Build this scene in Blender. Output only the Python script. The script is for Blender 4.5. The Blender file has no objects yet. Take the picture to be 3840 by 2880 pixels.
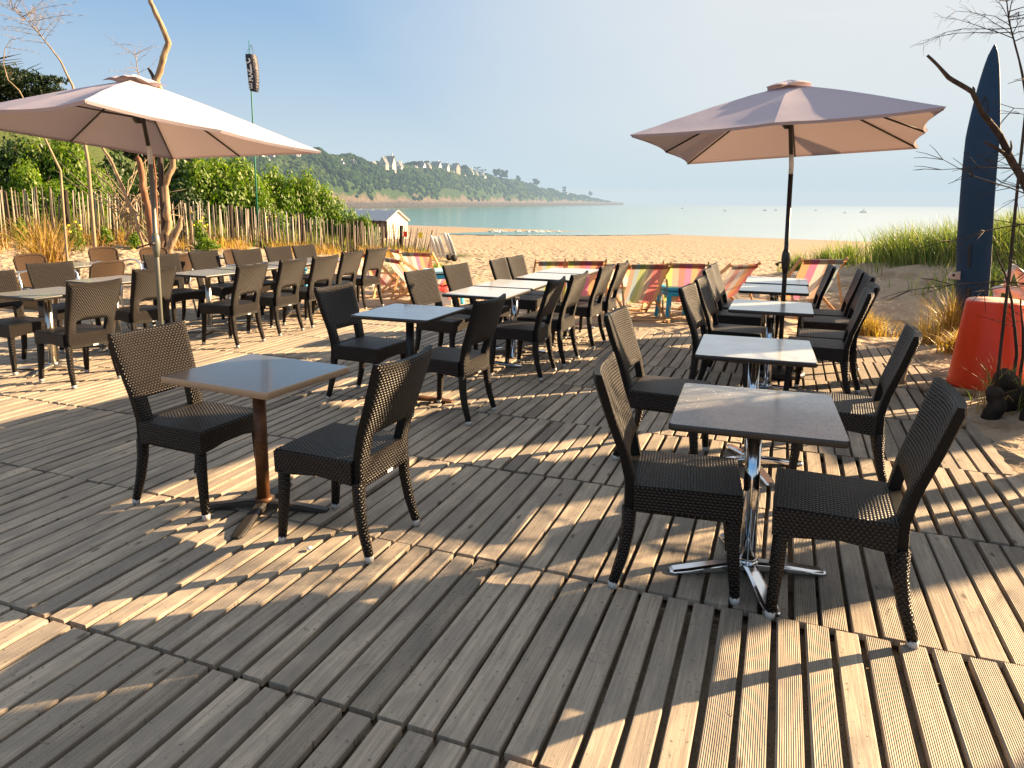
import bpy, math, random
from mathutils import Vector, Matrix, noise
random.seed(7)
SC = bpy.context.scene
COL = SC.collection
R = math.radians
rnd = random.random
def U(a, b): return a + (b - a) * rnd()
def lerp(a, b, t): return a + (b - a) * t
def sstep(a, b, x):
    t = max(0.0, min(1.0, (x - a) / (b - a))); return t * t * (3 - 2 * t)

# ------------------------------------------------------------------ camera
FPX, PITCH, ROLL, CH, CYS = 711.78, .14162, .00571, 1.5987, -80.0
cam_d = bpy.data.cameras.new('camera'); cam = bpy.data.objects.new('camera', cam_d); COL.objects.link(cam)
cam_d.sensor_width = 36; cam_d.lens = FPX / 1024 * 36; cam_d.shift_y = CYS / 1024
cam_d.clip_start = .05; cam_d.clip_end = 12000
cam.matrix_world = Matrix.Translation((0, 0, CH)) @ Matrix.Rotation(math.pi / 2 - PITCH, 4, 'X') @ Matrix.Rotation(ROLL, 4, 'Z')
SC.camera = cam
def at(sx, sy, Y):
    """a point at world depth Y seen at pixel (sx, sy) of the 3840 px photograph (used to read off coordinates)"""
    a = sx / 3.75 - 512; b = sy / 3.75 - 384 - CYS
    cr, sr = math.cos(ROLL), math.sin(ROLL)
    x = cr * a + sr * b; y = -sr * a + cr * b
    d = Vector((x / FPX, 1, -y / FPX)); c, s = math.cos(PITCH), math.sin(PITCH)
    D = Vector((d.x, d.y * c + d.z * s, -d.y * s + d.z * c))
    return Vector((0, 0, CH)) + D * (Y / D.y)

# ------------------------------------------------------------------ node helpers
class NT:
    def __init__(s, nt): s.nt = nt; s.n = nt.nodes; s.l = nt.links
    def add(s, t, **k):
        n = s.n.new(t)
        for a, b in k.items(): setattr(n, a, b)
        return n
    def put(s, sock, v):
        if v is None: return
        if isinstance(v, bpy.types.NodeSocket): s.l.new(v, sock)
        elif isinstance(v, (tuple, list)) and sock.type == 'RGBA' and len(v) == 3: sock.default_value = (*v, 1)
        else: sock.default_value = v
    def math(s, op, a, b=None, c=None, clamp=False):
        n = s.add('ShaderNodeMath', operation=op, use_clamp=clamp)
        s.put(n.inputs[0], a); s.put(n.inputs[1], b); s.put(n.inputs[2], c); return n.outputs[0]
    def noise(s, vec, scale, detail=2, rough=.5, dist=0, w=None):
        n = s.add('ShaderNodeTexNoise'); s.put(n.inputs['Vector'], vec); s.put(n.inputs['Scale'], scale)
        s.put(n.inputs['Detail'], detail); s.put(n.inputs['Roughness'], rough); s.put(n.inputs['Distortion'], dist)
        return n.outputs['Fac']
    def vor(s, vec, scale, feat='F1', rand=1.0, out='Distance'):
        n = s.add('ShaderNodeTexVoronoi', feature=feat); s.put(n.inputs['Vector'], vec); s.put(n.inputs['Scale'], scale)
        s.put(n.inputs['Randomness'], rand); return n.outputs[out]
    def ramp(s, f, stops, interp='LINEAR'):
        n = s.add('ShaderNodeValToRGB'); cr = n.color_ramp; cr.interpolation = interp
        while len(cr.elements) > 1: cr.elements.remove(cr.elements[-1])
        for i, (p, c) in enumerate(stops):
            e = cr.elements[0] if i == 0 else cr.elements.new(p)
            e.position = p; e.color = (*c, 1) if len(c) == 3 else c
        s.put(n.inputs[0], f); return n.outputs[0]
    def mix(s, f, a, b, mode='MIX'):
        n = s.add('ShaderNodeMix', data_type='RGBA', blend_type=mode)
        s.put(n.inputs[0], f); s.put(n.inputs[6], a); s.put(n.inputs[7], b); return n.outputs[2]
    def sep(s, v):
        n = s.add('ShaderNodeSeparateXYZ'); s.put(n.inputs[0], v); return n.outputs
    def comb(s, x, y, z=0.0):
        n = s.add('ShaderNodeCombineXYZ'); s.put(n.inputs[0], x); s.put(n.inputs[1], y); s.put(n.inputs[2], z); return n.outputs[0]
    def vmul(s, v, k):
        n = s.add('ShaderNodeVectorMath', operation='MULTIPLY'); s.put(n.inputs[0], v); s.put(n.inputs[1], k); return n.outputs[0]
    def vadd(s, v, k):
        n = s.add('ShaderNodeVectorMath', operation='ADD'); s.put(n.inputs[0], v); s.put(n.inputs[1], k); return n.outputs[0]
    def tc(s, w='Object'): return s.add('ShaderNodeTexCoord').outputs[w]
    def pos(s): return s.add('ShaderNodeNewGeometry').outputs['Position']
    def rand(s): return s.add('ShaderNodeObjectInfo').outputs['Random']
    def attr(s, name, out='Fac'): return s.add('ShaderNodeAttribute', attribute_name=name).outputs[out]
    def bump(s, h, strength=.5, dist=.01, nrm=None):
        n = s.add('ShaderNodeBump'); s.put(n.inputs['Strength'], strength); s.put(n.inputs['Distance'], dist)
        s.put(n.inputs['Height'], h); s.put(n.inputs['Normal'], nrm); return n.outputs[0]
MATS = {}
def mat(name, fn=None, **k):
    """principled material; fn(N, P) may wire the nodes"""
    m = bpy.data.materials.new(name); m.use_nodes = True
    N = NT(m.node_tree); P = N.n['Principled BSDF']
    al = dict(base='Base Color', rough='Roughness', metal='Metallic', spec='Specular IOR Level', coat='Coat Weight', coatr='Coat Roughness', ior='IOR', sss='Subsurface Weight', trans='Transmission Weight')
    if fn:
        o = fn(N, P) or {}
        k.update(o)
    tl = k.pop('translucent', None); nrm = k.pop('normal', None)
    for a, v in k.items(): N.put(P.inputs[al[a]], v)
    if nrm is not None: N.l.new(nrm, P.inputs['Normal'])
    if tl:
        amt, colr = tl
        t = N.add('ShaderNodeBsdfTranslucent'); N.put(t.inputs[0], colr)
        mx = N.add('ShaderNodeMixShader'); mx.inputs[0].default_value = amt
        N.l.new(P.outputs[0], mx.inputs[1]); N.l.new(t.outputs[0], mx.inputs[2])
        N.l.new(mx.outputs[0], N.n['Material Output'].inputs[0])
    MATS[name] = m; return m

# ------------------------------------------------------------------ object helpers
def tag(o, label=None, cat=None, group=None, kind=None):
    if label: o['label'] = label
    if cat: o['category'] = cat
    if group: o['group'] = group
    if kind: o['kind'] = kind
    return o
def empty(name, loc, rz=0, label=None, cat=None, group=None):
    o = bpy.data.objects.new(name, None); COL.objects.link(o); o.empty_display_size = .1
    o.location = loc; o.rotation_euler = (0, 0, rz)
    return tag(o, label, cat, group)
class MB:
    def __init__(s): s.v = []; s.f = []; s.uv = []; s.a = []; s.m = []; s.sm = []
    def face(s, pts, uv=None, a=0.0, m=0, smooth=False):
        i = len(s.v); s.v += [tuple(p) for p in pts]; s.f.append(tuple(range(i, i + len(pts))))
        s.uv.append(uv); s.a.append(a); s.m.append(m); s.sm.append(smooth)
    def add(s, vs, fs, a=0.0, m=0, smooth=True, uvs=None):
        i = len(s.v); s.v += [tuple(p) for p in vs]
        for k, f in enumerate(fs):
            s.f.append(tuple(i + j for j in f)); s.uv.append(uvs[k] if uvs else None); s.a.append(a); s.m.append(m); s.sm.append(smooth)
    def box(s, c, size, rz=0, M=None, a=0.0, m=0, taper=1.0):
        x, y, z = (q / 2 for q in size)
        vs = [Vector((sx * x * (taper if sz < 0 else 1), sy * y * (taper if sz < 0 else 1), sz * z)) for sz in (-1, 1) for sy in (-1, 1) for sx in (-1, 1)]
        T = M if M is not None else Matrix.Rotation(rz, 4, 'Z')
        vs = [(T @ v) + Vector(c) for v in vs]
        s.add(vs, [(0, 2, 3, 1), (4, 5, 7, 6), (0, 1, 5, 4), (2, 6, 7, 3), (0, 4, 6, 2), (1, 3, 7, 5)], a, m, False)
    def beam(s, p0, p1, w, h, up=(0, 0, 1), a=0.0, m=0):
        p0 = Vector(p0); p1 = Vector(p1); d = (p1 - p0); L = d.length; d.normalize()
        u = Vector(up); sd = d.cross(u)
        if sd.length < 1e-4: sd = d.cross(Vector((1, 0, 0)))
        sd.normalize(); u = sd.cross(d)
        vs = []
        for p in (p0, p1):
            for a1, b1 in ((-1, -1), (1, -1), (1, 1), (-1, 1)): vs.append(p + sd * (a1 * w / 2) + u * (b1 * h / 2))
        s.add(vs, [(0, 1, 2, 3), (7, 6, 5, 4), (0, 4, 5, 1), (1, 5, 6, 2), (2, 6, 7, 3), (3, 7, 4, 0)], a, m, False)
    def tube(s, pts, rads, n=8, a=0.0, m=0, cap=True, squash=1.0):
        pts = [Vector(p) for p in pts]
        if not isinstance(rads, (list, tuple)): rads = [rads] * len(pts)
        vs = []; fs = []
        prev = None
        for i, p in enumerate(pts):
            d = (pts[min(i + 1, len(pts) - 1)] - pts[max(i - 1, 0)]).normalized()
            if prev is None:
                u = d.cross(Vector((0, 0, 1)))
                if u.length < 1e-3: u = d.cross(Vector((1, 0, 0)))
            else: u = prev - d * prev.dot(d)
            u.normalize(); prev = u; w = d.cross(u)
            for k in range(n):
                t = 2 * math.pi * k / n; vs.append(p + (u * math.cos(t) + w * math.sin(t) * squash) * rads[i])
        for i in range(len(pts) - 1):
            for k in range(n):
                k2 = (k + 1) % n; fs.append((i * n + k, i * n + k2, (i + 1) * n + k2, (i + 1) * n + k))
        if cap: fs.append(tuple(range(n))[::-1]); fs.append(tuple((len(pts) - 1) * n + k for k in range(n)))
        s.add(vs, fs, a, m)
    def lathe(s, prof, n=24, c=(0, 0, 0), a=0.0, m=0, sx=1, sy=1):
        vs = []; fs = []
        for (r, z) in prof:
            for k in range(n):
                t = 2 * math.pi * k / n; vs.append((c[0] + r * math.cos(t) * sx, c[1] + r * math.sin(t) * sy, c[2] + z))
        for i in range(len(prof) - 1):
            for k in range(n):
                k2 = (k + 1) % n; fs.append((i * n + k, i * n + k2, (i + 1) * n + k2, (i + 1) * n + k))
        fs.append(tuple(range(n))[::-1]); fs.append(tuple((len(prof) - 1) * n + k for k in range(n)))
        s.add(vs, fs, a, m)
    def build(s, name, mats, parent=None, boxuv=False, attr=False, bevel=0, loc=None, autosmooth=None):
        me = bpy.data.meshes.new(name); me.from_pydata(s.v, [], s.f)
        if not isinstance(mats, (list, tuple)): mats = [mats]
        for m in mats: me.materials.append(m)
        me.polygons.foreach_set('material_index', s.m)
        me.polygons.foreach_set('use_smooth', s.sm)
        if boxuv:
            ul = me.uv_layers.new(name='UVMap'); me.update()
            co = [v.co for v in me.vertices]
            for p in me.polygons:
                n = p.normal; ax = max(range(3), key=lambda i: abs(n[i]))
                a1, b1 = ((1, 2), (0, 2), (0, 1))[ax]
                for li in p.loop_indices:
                    c = co[me.loops[li].vertex_index]; ul.data[li].uv = (c[a1], c[b1])
        elif any(u is not None for u in s.uv):
            ul = me.uv_layers.new(name='UVMap'); flat = []
            for f, u in zip(s.f, s.uv):
                for k in range(len(f)): flat += list(u[k]) if u is not None else [0, 0]
            ul.data.foreach_set('uv', flat)
        if attr:
            at_ = me.attributes.new('pv', 'FLOAT', 'FACE'); at_.data.foreach_set('value', s.a)
        me.validate(); me.update()
        o = bpy.data.objects.new(name, me); COL.objects.link(o)
        if parent is not None: o.parent = parent
        if loc is not None: o.location = loc
        if bevel:
            b = o.modifiers.new('bevel', 'BEVEL'); b.width = bevel; b.segments = 2; b.limit_method = 'ANGLE'; b.angle_limit = R(50)
        return o
def copy_tree(o, parent=None):
    c = o.copy(); COL.objects.link(c)
    if parent is not None: c.parent = parent
    for ch in list(o.children): copy_tree(ch, c)
    return c

# ------------------------------------------------------------------ light and sky
SUN_AZ, SUN_EL = R(20), R(22)         # azimuth from +X towards +Y
S = Vector((math.cos(SUN_EL) * math.cos(SUN_AZ), math.cos(SUN_EL) * math.sin(SUN_AZ), math.sin(SUN_EL)))
ld = bpy.data.lights.new('sun', 'SUN'); sun = bpy.data.objects.new('sun', ld); COL.objects.link(sun)
ld.energy = 5.0; ld.angle = R(.53); ld.color = (1, .71, .41)
sun.rotation_euler = S.to_track_quat('Z', 'Y').to_euler(); sun.location = S * 50
W = bpy.data.worlds.new('World'); SC.world = W; W.use_nodes = True
N = NT(W.node_tree); bg = N.n['Background']
sky = N.add('ShaderNodeTexSky', sky_type='NISHITA'); sky.sun_disc = False
sky.sun_elevation = SUN_EL; sky.sun_rotation = math.pi / 2 - SUN_AZ
sky.air_density = 1.3; sky.dust_density = .5; sky.ozone_density = 4.0
g = N.add('ShaderNodeTexCoord').outputs['Generated']
nrm = N.add('ShaderNodeVectorMath', operation='NORMALIZE'); N.put(nrm.inputs[0], g)
sx, sy, sz = N.sep(nrm.outputs[0])
# sea haze: thick towards the horizon and towards the sun side, clear blue high up on the left
dot = N.add('ShaderNodeVectorMath', operation='DOT_PRODUCT'); N.put(dot.inputs[0], nrm.outputs[0]); N.put(dot.inputs[1], Vector((math.cos(SUN_AZ), math.sin(SUN_AZ), .1)).normalized())
side = N.ramp(dot.outputs['Value'], [(0.0, (.0,) * 3), (.14, (.18,) * 3), (.34, (.60,) * 3), (.58, (.95,) * 3), (.75, (1,) * 3)])
cir = N.noise(N.vmul(nrm.outputs[0], (2.0, 2.0, 9.0)), 1.6, 5, .6, .6)
alt = N.ramp(sz, [(0.0, (.8,) * 3), (.06, (.56,) * 3), (.14, (.30,) * 3), (.26, (.06,) * 3), (.4, (0,) * 3)])
hz = N.math('MAXIMUM', side, alt)
hz = N.math('ADD', hz, N.math('MULTIPLY', N.math('SUBTRACT', cir, .5), .16), clamp=True)
zen = N.ramp(sz, [(0, (0,) * 3), (.34, (0,) * 3), (.6, (.75,) * 3)])      # sky above the view, brightened to fill the shade
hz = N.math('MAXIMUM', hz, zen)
tint = N.mix(.72, N.mix(1.0, sky.outputs[0], (.33, .56, .75), 'MULTIPLY'), (.70, 1.70, 3.1))
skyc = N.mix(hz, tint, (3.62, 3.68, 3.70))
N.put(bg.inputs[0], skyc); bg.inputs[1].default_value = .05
SC.view_settings.view_transform = 'Standard'; SC.view_settings.look = 'None'; SC.view_settings.exposure = 0; SC.view_settings.gamma = 1
SC.render.engine = 'CYCLES'; SC.cycles.use_denoising = True
SC.cycles.max_bounces = 8; SC.cycles.transparent_max_bounces = 8; SC.cycles.diffuse_bounces = 3; SC.cycles.glossy_bounces = 3
SC.cycles.volume_bounces = 0; SC.cycles.caustics_reflective = False; SC.cycles.caustics_refractive = False
SC.cycles.sample_clamp_indirect = 4
EXPO = 4.7; SC.cycles.film_exposure = EXPO      # low morning sun: the camera exposes longer

# ------------------------------------------------------------------ materials
def m_sand(N, P):
    p = N.pos()
    n1 = N.noise(p, 9, 4, .6); n2 = N.noise(p, .5, 3); foot = N.vor(N.vmul(p, (1, .8, 1)), 2.7); foot2 = N.vor(p, 6.5)
    fine = N.noise(p, 180, 2)
    c = N.mix(n2, (.33, .255, .185), (.41, .325, .24))
    c = N.mix(N.ramp(foot, [(.1, (1,) * 3), (.5, (0,) * 3)]), c, (.25, .18, .12))
    c = N.mix(N.ramp(fine, [(.35, (1,) * 3), (.5, (0,) * 3)]), c, (.25, .18, .11))
    # damp hard sand near the water line
    x, y, z = N.sep(p)
    wet = N.ramp(N.math('MULTIPLY', z, -.25), [(.52, (0,) * 3), (.66, (.45,) * 3), (.80, (.8,) * 3), (.9, (1,) * 3)])
    wn = N.math('ADD', wet, N.math('MULTIPLY', N.math('SUBTRACT', N.noise(N.vmul(p, (.012, .15, 1)), 1.2, 3), .5), .35), clamp=True)
    c = N.mix(wn, c, (.30, .24, .175))
    veg = N.attr('veg'); c = N.mix(veg, c, N.mix(N.noise(p, 1.2, 4, .7), (.03, .055, .012), (.10, .12, .035)))
    h = N.math('ADD', N.math('MULTIPLY', N.ramp(foot, [(.05, (0,) * 3), (.45, (1,) * 3)]), 1.0), N.math('MULTIPLY', foot2, .6))
    h = N.math('ADD', h, N.math('MULTIPLY', n1, .5))
    h = N.math('MULTIPLY', h, N.math('SUBTRACT', 1.0, wn))
    return dict(base=c, rough=N.math('SUBTRACT', .95, N.math('MULTIPLY', wn, .4)), spec=.2, normal=N.bump(h, .9, .10))
mat('sand', m_sand)
def m_sea(N, P):
    p = N.pos(); x, y, z = N.sep(p)
    n = N.noise(N.vmul(p, (.25, .9, 1)), .6, 4, .6)
    n2 = N.noise(N.vmul(p, (.02, .12, 1)), .5, 3)
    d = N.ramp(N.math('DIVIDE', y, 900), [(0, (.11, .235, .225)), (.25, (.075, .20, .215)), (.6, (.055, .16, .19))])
    pale = N.ramp(N.math('DIVIDE', x, N.math('ADD', y, 1.0)), [(.0, (0,) * 3), (.16, (.35,) * 3), (.5, (.9,) * 3)])  # sky glare on the right-hand water, put into its colour
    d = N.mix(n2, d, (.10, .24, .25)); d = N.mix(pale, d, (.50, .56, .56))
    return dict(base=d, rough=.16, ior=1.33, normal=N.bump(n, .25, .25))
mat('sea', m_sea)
def m_plank(N, P):
    uv = N.tc('UV'); u, v, _ = N.sep(uv); r = N.attr('pv')
    off = N.comb(N.math('MULTIPLY', r, 37.0), N.math('MULTIPLY', r, 91.0), r)
    q = N.vadd(N.comb(u, v, 0.0), off)
    grain = N.noise(N.vmul(q, (3.0, 90.0, 1)), 1.0, 4, .65, .8)
    big = N.noise(N.vmul(q, (2.2, 6, 1)), 1.3, 4, .6)
    knot = N.vor(N.vmul(q, (3.2, 8.5, 1)), 1.0)
    c = N.ramp(r, [(0, (.31, .26, .205)), (.3, (.42, .345, .265)), (.55, (.36, .295, .225)), (.8, (.48, .395, .30)), (1, (.26, .22, .18))])
    c = N.mix(N.ramp(grain, [(.38, (1,) * 3), (.62, (0,) * 3)]), c, N.mix(.45, c, (.11, .09, .07)))
    c = N.mix(N.ramp(big, [(.40, (.6,) * 3), (.56, (0,) * 3)]), c, (.19, .165, .14))
    c = N.mix(N.ramp(knot, [(.04, (.9,) * 3), (.11, (0,) * 3)]), c, (.085, .065, .05))
    spots = N.noise(q, 55, 3, .7)
    c = N.mix(N.ramp(spots, [(.30, (.8,) * 3), (.38, (0,) * 3)]), c, (.07, .06, .05))
    # fine ribs along some boards, coloured darker in the grooves
    rib = N.math('SINE', N.math('MULTIPLY', v, 2 * math.pi / .0065))
    ribm = N.math('GREATER_THAN', N.attr('rb'), .5)
    h = N.math('ADD', N.math('MULTIPLY', grain, .9), N.math('MULTIPLY', N.math('MULTIPLY', rib, ribm), 1.2))
    c = N.mix(N.math('MULTIPLY', N.math('MULTIPLY', N.math('SUBTRACT', 0, rib), ribm), .22, clamp=True), c, (.06, .05, .045))
    return dict(base=c, rough=.72, spec=.25, normal=N.bump(h, .55, .004))
mat('weathered_wood', m_plank)
def weave(c1, c2, px=.0125, pv=.0085, rough=.33):
    def f(N, P):
        u, v, _ = N.sep(N.tc('UV'))
        vv = N.math('DIVIDE', v, pv); row = N.math('FLOOR', vv); uu = N.math('DIVIDE', u, px)
        a = N.math('ABSOLUTE', N.math('SINE', N.math('MULTIPLY', N.math('ADD', uu, N.math('MULTIPLY', row, .5)), math.pi)))
        b = N.math('SINE', N.math('MULTIPLY', N.math('FRACT', vv), math.pi))
        h = N.math('MULTIPLY', a, b)
        jit = N.noise(N.tc('UV'), 60, 1)
        c = N.mix(N.ramp(h, [(.30, (0,) * 3), (.78, (1,) * 3)]), c1, N.mix(jit, c2, tuple(q * .6 for q in c2)))
        return dict(base=c, rough=rough, spec=.28, normal=N.bump(h, 1.0, .006))
    return f
mat('woven_resin', weave((.0002, .0002, .0002), (.040, .029, .023), .019, .0128, .4))
mat('brown_wicker', weave((.004, .0025, .0015), (.17, .095, .05), .02, .007, .45))
mat('chair_edge_shade', base=(.004, .0035, .003), rough=.55, spec=.2)  # shade on the backrest rims put into the near-black colour
mat('grey_plastic', base=(.42, .41, .39), rough=.5)
mat('white_label', base=(.75, .74, .7), rough=.6)
mat('chrome', base=(.75, .75, .76), metal=1.0, rough=.13)
mat('brushed_steel', base=(.62, .58, .50), metal=1.0, rough=.28)
mat('aluminium', base=(.72, .74, .78), metal=1.0, rough=.3)
def m_black(N, P):
    n = N.noise(N.tc(), 25, 3)
    return dict(base=N.mix(n, (.012, .011, .01), (.03, .024, .02)), rough=.45)
mat('black_metal', m_black)
def m_brown(N, P):
    n = N.noise(N.tc(), 18, 4, .6)
    return dict(base=N.mix(N.ramp(n, [(.4, (0,) * 3), (.7, (1,) * 3)]), (.07, .028, .010), (.17, .065, .018)), rough=.5, metal=.25)
mat('rusty_brown_metal', m_brown)
def top(base, wet=0.0):
    def f(N, P):
        p = N.tc()
        n = N.noise(p, 7, 4, .6); sp = N.noise(p, 260, 2)
        c = N.mix(N.ramp(n, [(.35, (0,) * 3), (.7, (1,) * 3)]), base, tuple(b * .82 for b in base))
        c = N.mix(N.ramp(sp, [(.33, (.6,) * 3), (.42, (0,) * 3)]), c, tuple(b * .35 for b in base))
        o = dict(base=c, rough=N.math('ADD', .16, N.math('MULTIPLY', n, .16)), spec=.7, coat=.5, coatr=.08)
        if wet:
            d = N.vor(N.vadd(p, N.vmul(N.comb(n, n, n), (.02, .02, 0))), 150); dd = N.ramp(d, [(.16, (1,) * 3), (.36, (0,) * 3)])
            big = N.ramp(N.noise(p, 30, 2), [(.42, (0,) * 3), (.52, (1,) * 3)])
            o['normal'] = N.bump(N.math('MULTIPLY', dd, big), .9, .004)
            o['base'] = N.mix(N.math('MULTIPLY', N.math('MULTIPLY', dd, big), .45), c, tuple(b * .45 for b in base))
        return o
    return f
mat('tabletop_grey', top((.30, .30, .30)))
mat('tabletop_wet', top((.24, .25, .26), 1))
mat('tabletop_brown', top((.085, .075, .07)))
mat('tabletop_sky_blue', top((.33, .36, .40)))  # blue sky reflection put into the base colour
mat('tabletop_sky_white', top((.55, .56, .55)))  # base paled to carry the bright sky reflected at grazing angles
mat('edge_dark', base=(.018, .017, .017), rough=.4)
mat('edge_brown', base=(.34, .235, .15), rough=.4)
def m_canvas(N, P):
    p = N.tc(); w = N.noise(p, 160, 2); n = N.noise(p, 1.5, 3)
    c = N.mix(n, (.45, .40, .46), (.52, .46, .52)); c = N.mix(N.math('MULTIPLY', w, .25), c, (.38, .33, .38))
    return dict(base=c, rough=.85, spec=.2, translucent=(.15, (.38, .28, .25)), normal=N.bump(N.math('ADD', N.math('MULTIPLY', w, .15), n), .5, .03))
mat('canvas', m_canvas)
mat('pole_olive', base=(.17, .175, .15), rough=.4, metal=.3)
mat('pole_white', base=(.65, .65, .62), rough=.35)
def wood(c1, c2, sc=(18, 18, 2)):
    def f(N, P):
        n = N.noise(N.vmul(N.tc(), sc), 1.0, 4, .6, .5)
        return dict(base=N.mix(N.ramp(n, [(.35, (0,) * 3), (.7, (1,) * 3)]), c1, c2), rough=.8, spec=.2, normal=N.bump(n, .6, .01))
    return f
mat('driftwood', wood((.20, .13, .075), (.42, .30, .19)))
mat('dark_branch', wood((.03, .022, .018), (.09, .065, .05)))
mat('red_bark', wood((.15, .065, .035), (.32, .17, .10)))
mat('twig', wood((.22, .16, .10), (.36, .28, .18)))
mat('timber_dark', wood((.012, .01, .008), (.05, .036, .026), (6, 6, 3)))
mat('chair_wood', wood((.42, .24, .11), (.58, .36, .18), (4, 4, 30)))
mat('timber_brown', wood((.18, .10, .045), (.30, .17, .07), (2, 20, 20)))
def m_pale(N, P):
    r = N.attr('pv'); n = N.noise(N.vmul(N.pos(), (30, 30, 3)), 1, 3)
    c = N.ramp(r, [(0, (.03, .022, .016)), (.35, (.12, .09, .065)), (.6, (.34, .29, .23)), (1, (.52, .47, .40))])
    return dict(base=N.mix(N.math('MULTIPLY', n, .6), c, (.08, .06, .045)), rough=.85)
mat('paling', m_pale)
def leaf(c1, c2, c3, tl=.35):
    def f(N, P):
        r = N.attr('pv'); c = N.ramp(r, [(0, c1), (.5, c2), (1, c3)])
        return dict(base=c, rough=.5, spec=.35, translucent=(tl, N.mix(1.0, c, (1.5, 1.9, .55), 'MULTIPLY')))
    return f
mat('leaf_shrub', leaf((.020, .060, .004), (.085, .155, .008), (.20, .25, .018)))
mat('leaf_dark', leaf((.012, .03, .008), (.03, .065, .012), (.06, .10, .018), .2))
mat('leaf_pine', leaf((.008, .018, .008), (.015, .032, .012), (.028, .045, .014), .1))
mat('grass_green', leaf((.05, .10, .012), (.13, .19, .025), (.25, .26, .05), .4))
mat('grass_dune', leaf((.06, .10, .03), (.15, .19, .06), (.30, .27, .10), .35))
mat('grass_dry', leaf((.22, .11, .035), (.42, .24, .08), (.55, .38, .16), .3))
mat('flower_yellow', base=(.75, .60, .02), rough=.6)
mat('soil', base=(.07, .05, .03), rough=.95)
mat('board_navy', lambda N, P: dict(base=N.mix(N.noise(N.tc(), 6, 3), (.006, .026, .06), (.012, .045, .095)), rough=.5, spec=.25))
mat('board_white', base=(.75, .74, .70), rough=.4)
mat('board_black', base=(.012, .012, .015), rough=.5)
mat('pot_red', lambda N, P: dict(base=N.mix(N.noise(N.tc(), 3, 2), (.85, .045, .008), (.92, .07, .012)), rough=.42, spec=.4))
mat('pot_top', base=(.80, .42, .30), rough=.5)
mat('shell_cream', lambda N, P: dict(base=N.mix(N.noise(N.tc(), 9, 3), (.66, .56, .42), (.76, .68, .55)), rough=.5))
mat('sock_navy', lambda N, P: dict(base=N.mix(N.noise(N.tc(), 12, 2), (.008, .008, .02), (.02, .018, .04)), rough=.55, normal=N.bump(N.noise(N.tc(), 14, 3), .8, .03)))
mat('pole_green', base=(.02, .16, .12), rough=.4)
mat('wall_cream', base=(.62, .56, .46), rough=.9)
mat('wall_white', base=(.78, .77, .73), rough=.9)
mat('wall_stone', lambda N, P: dict(base=N.mix(N.noise(N.pos(), .9, 4), (.34, .27, .20), (.50, .42, .32)), rough=.9))
mat('slate', lambda N, P: dict(base=N.mix(N.noise(N.pos(), 1.2, 3), (.10, .105, .12), (.16, .165, .18)), rough=.7))
mat('window_dark', base=(.05, .07, .09), rough=.1)
mat('hut_wall', lambda N, P: dict(base=N.mix(N.noise(N.vmul(N.tc(), (1, 1, 8)), 1.5, 3), (.60, .55, .45), (.72, .68, .58)), rough=.8))
mat('hut_dark', base=(.10, .07, .045), rough=.9)
mat('roof_metal', base=(.45, .47, .50), rough=.35, metal=.7)
mat('plastic_blue', base=(.02, .33, .52), rough=.45)
mat('plastic_pale', base=(.35, .66, .76), rough=.5)
mat('cloth_red', base=(.7, .05, .04), rough=.9)
mat('gull_white', base=(.75, .75, .74), rough=.8)
mat('boat_grey', base=(.50, .53, .56), rough=.6)
mat('boat_white', base=(.75, .76, .78), rough=.5)
mat('rubber', base=(.01, .01, .01), rough=.8)
def m_head(N, P):
    p = N.pos(); x, y, z = N.sep(p); n = N.noise(p, .05, 4, .6); n2 = N.noise(N.vmul(p, (1, 1, 3)), .12, 4, .7); n3 = N.noise(p, .018, 3)
    zz = N.math('ADD', z, N.math('MULTIPLY', N.math('SUBTRACT', n, .5), 26.0))
    rock = N.mix(n2, (.07, .058, .045), (.24, .18, .125)); low = N.mix(n2, (.035, .033, .035), (.10, .088, .08))
    grn = N.mix(n2, (.018, .045, .010), (.06, .095, .022))
    c = N.mix(N.ramp(N.math('DIVIDE', zz, 40.0), [(.10, (0,) * 3), (.22, (1,) * 3)]), rock, grn)
    c = N.mix(N.ramp(N.math('DIVIDE', N.math('ADD', z, N.math('MULTIPLY', n2, 3.0)), 8.0), [(.22, (0,) * 3), (.55, (1,) * 3)]), low, c)
    return dict(base=c, rough=.95, spec=.1, normal=N.bump(n2, 1.0, 3.0))
mat('headland', m_head)
def stripes(cols, dark=False):
    def f(N, P):
        u, v, _ = N.sep(N.tc('UV')); k = len(cols)
        c = N.ramp(u, [(i / k, tuple(q * (.35 if dark else 1) for q in c_)) for i, c_ in enumerate(cols)], 'CONSTANT')
        return dict(base=c, rough=.85, spec=.2, translucent=(.35, c))
    return f
pk, bl, yg, yl, tn, co, og, mg, cr_, tp = (.72, .42, .36), (.50, .62, .62), (.56, .64, .24), (.78, .73, .38), (.62, .45, .34), (.80, .27, .23), (.85, .45, .24), (.76, .27, .42), (.78, .72, .62), (.45, .40, .37)
SETA = [tn, bl, yg, yl, tn, co, co, og]
SETB = [yg, tn, co, mg, og, co]
SETC = [bl, tp, cr_, mg, og, co, og]
SETD = [cr_, pk, cr_, og, co]
SETE = [og, mg, cr_, tn, bl]
for nm, st in (('a', SETA), ('b', SETB), ('c', SETC), ('d', SETD), ('e', SETE)):
    mat('stripe_' + nm, stripes(st)); mat('stripe_dark_' + nm, stripes(st, True))  # second copy darkened: shade of the cloth wrapped round the top bar

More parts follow.
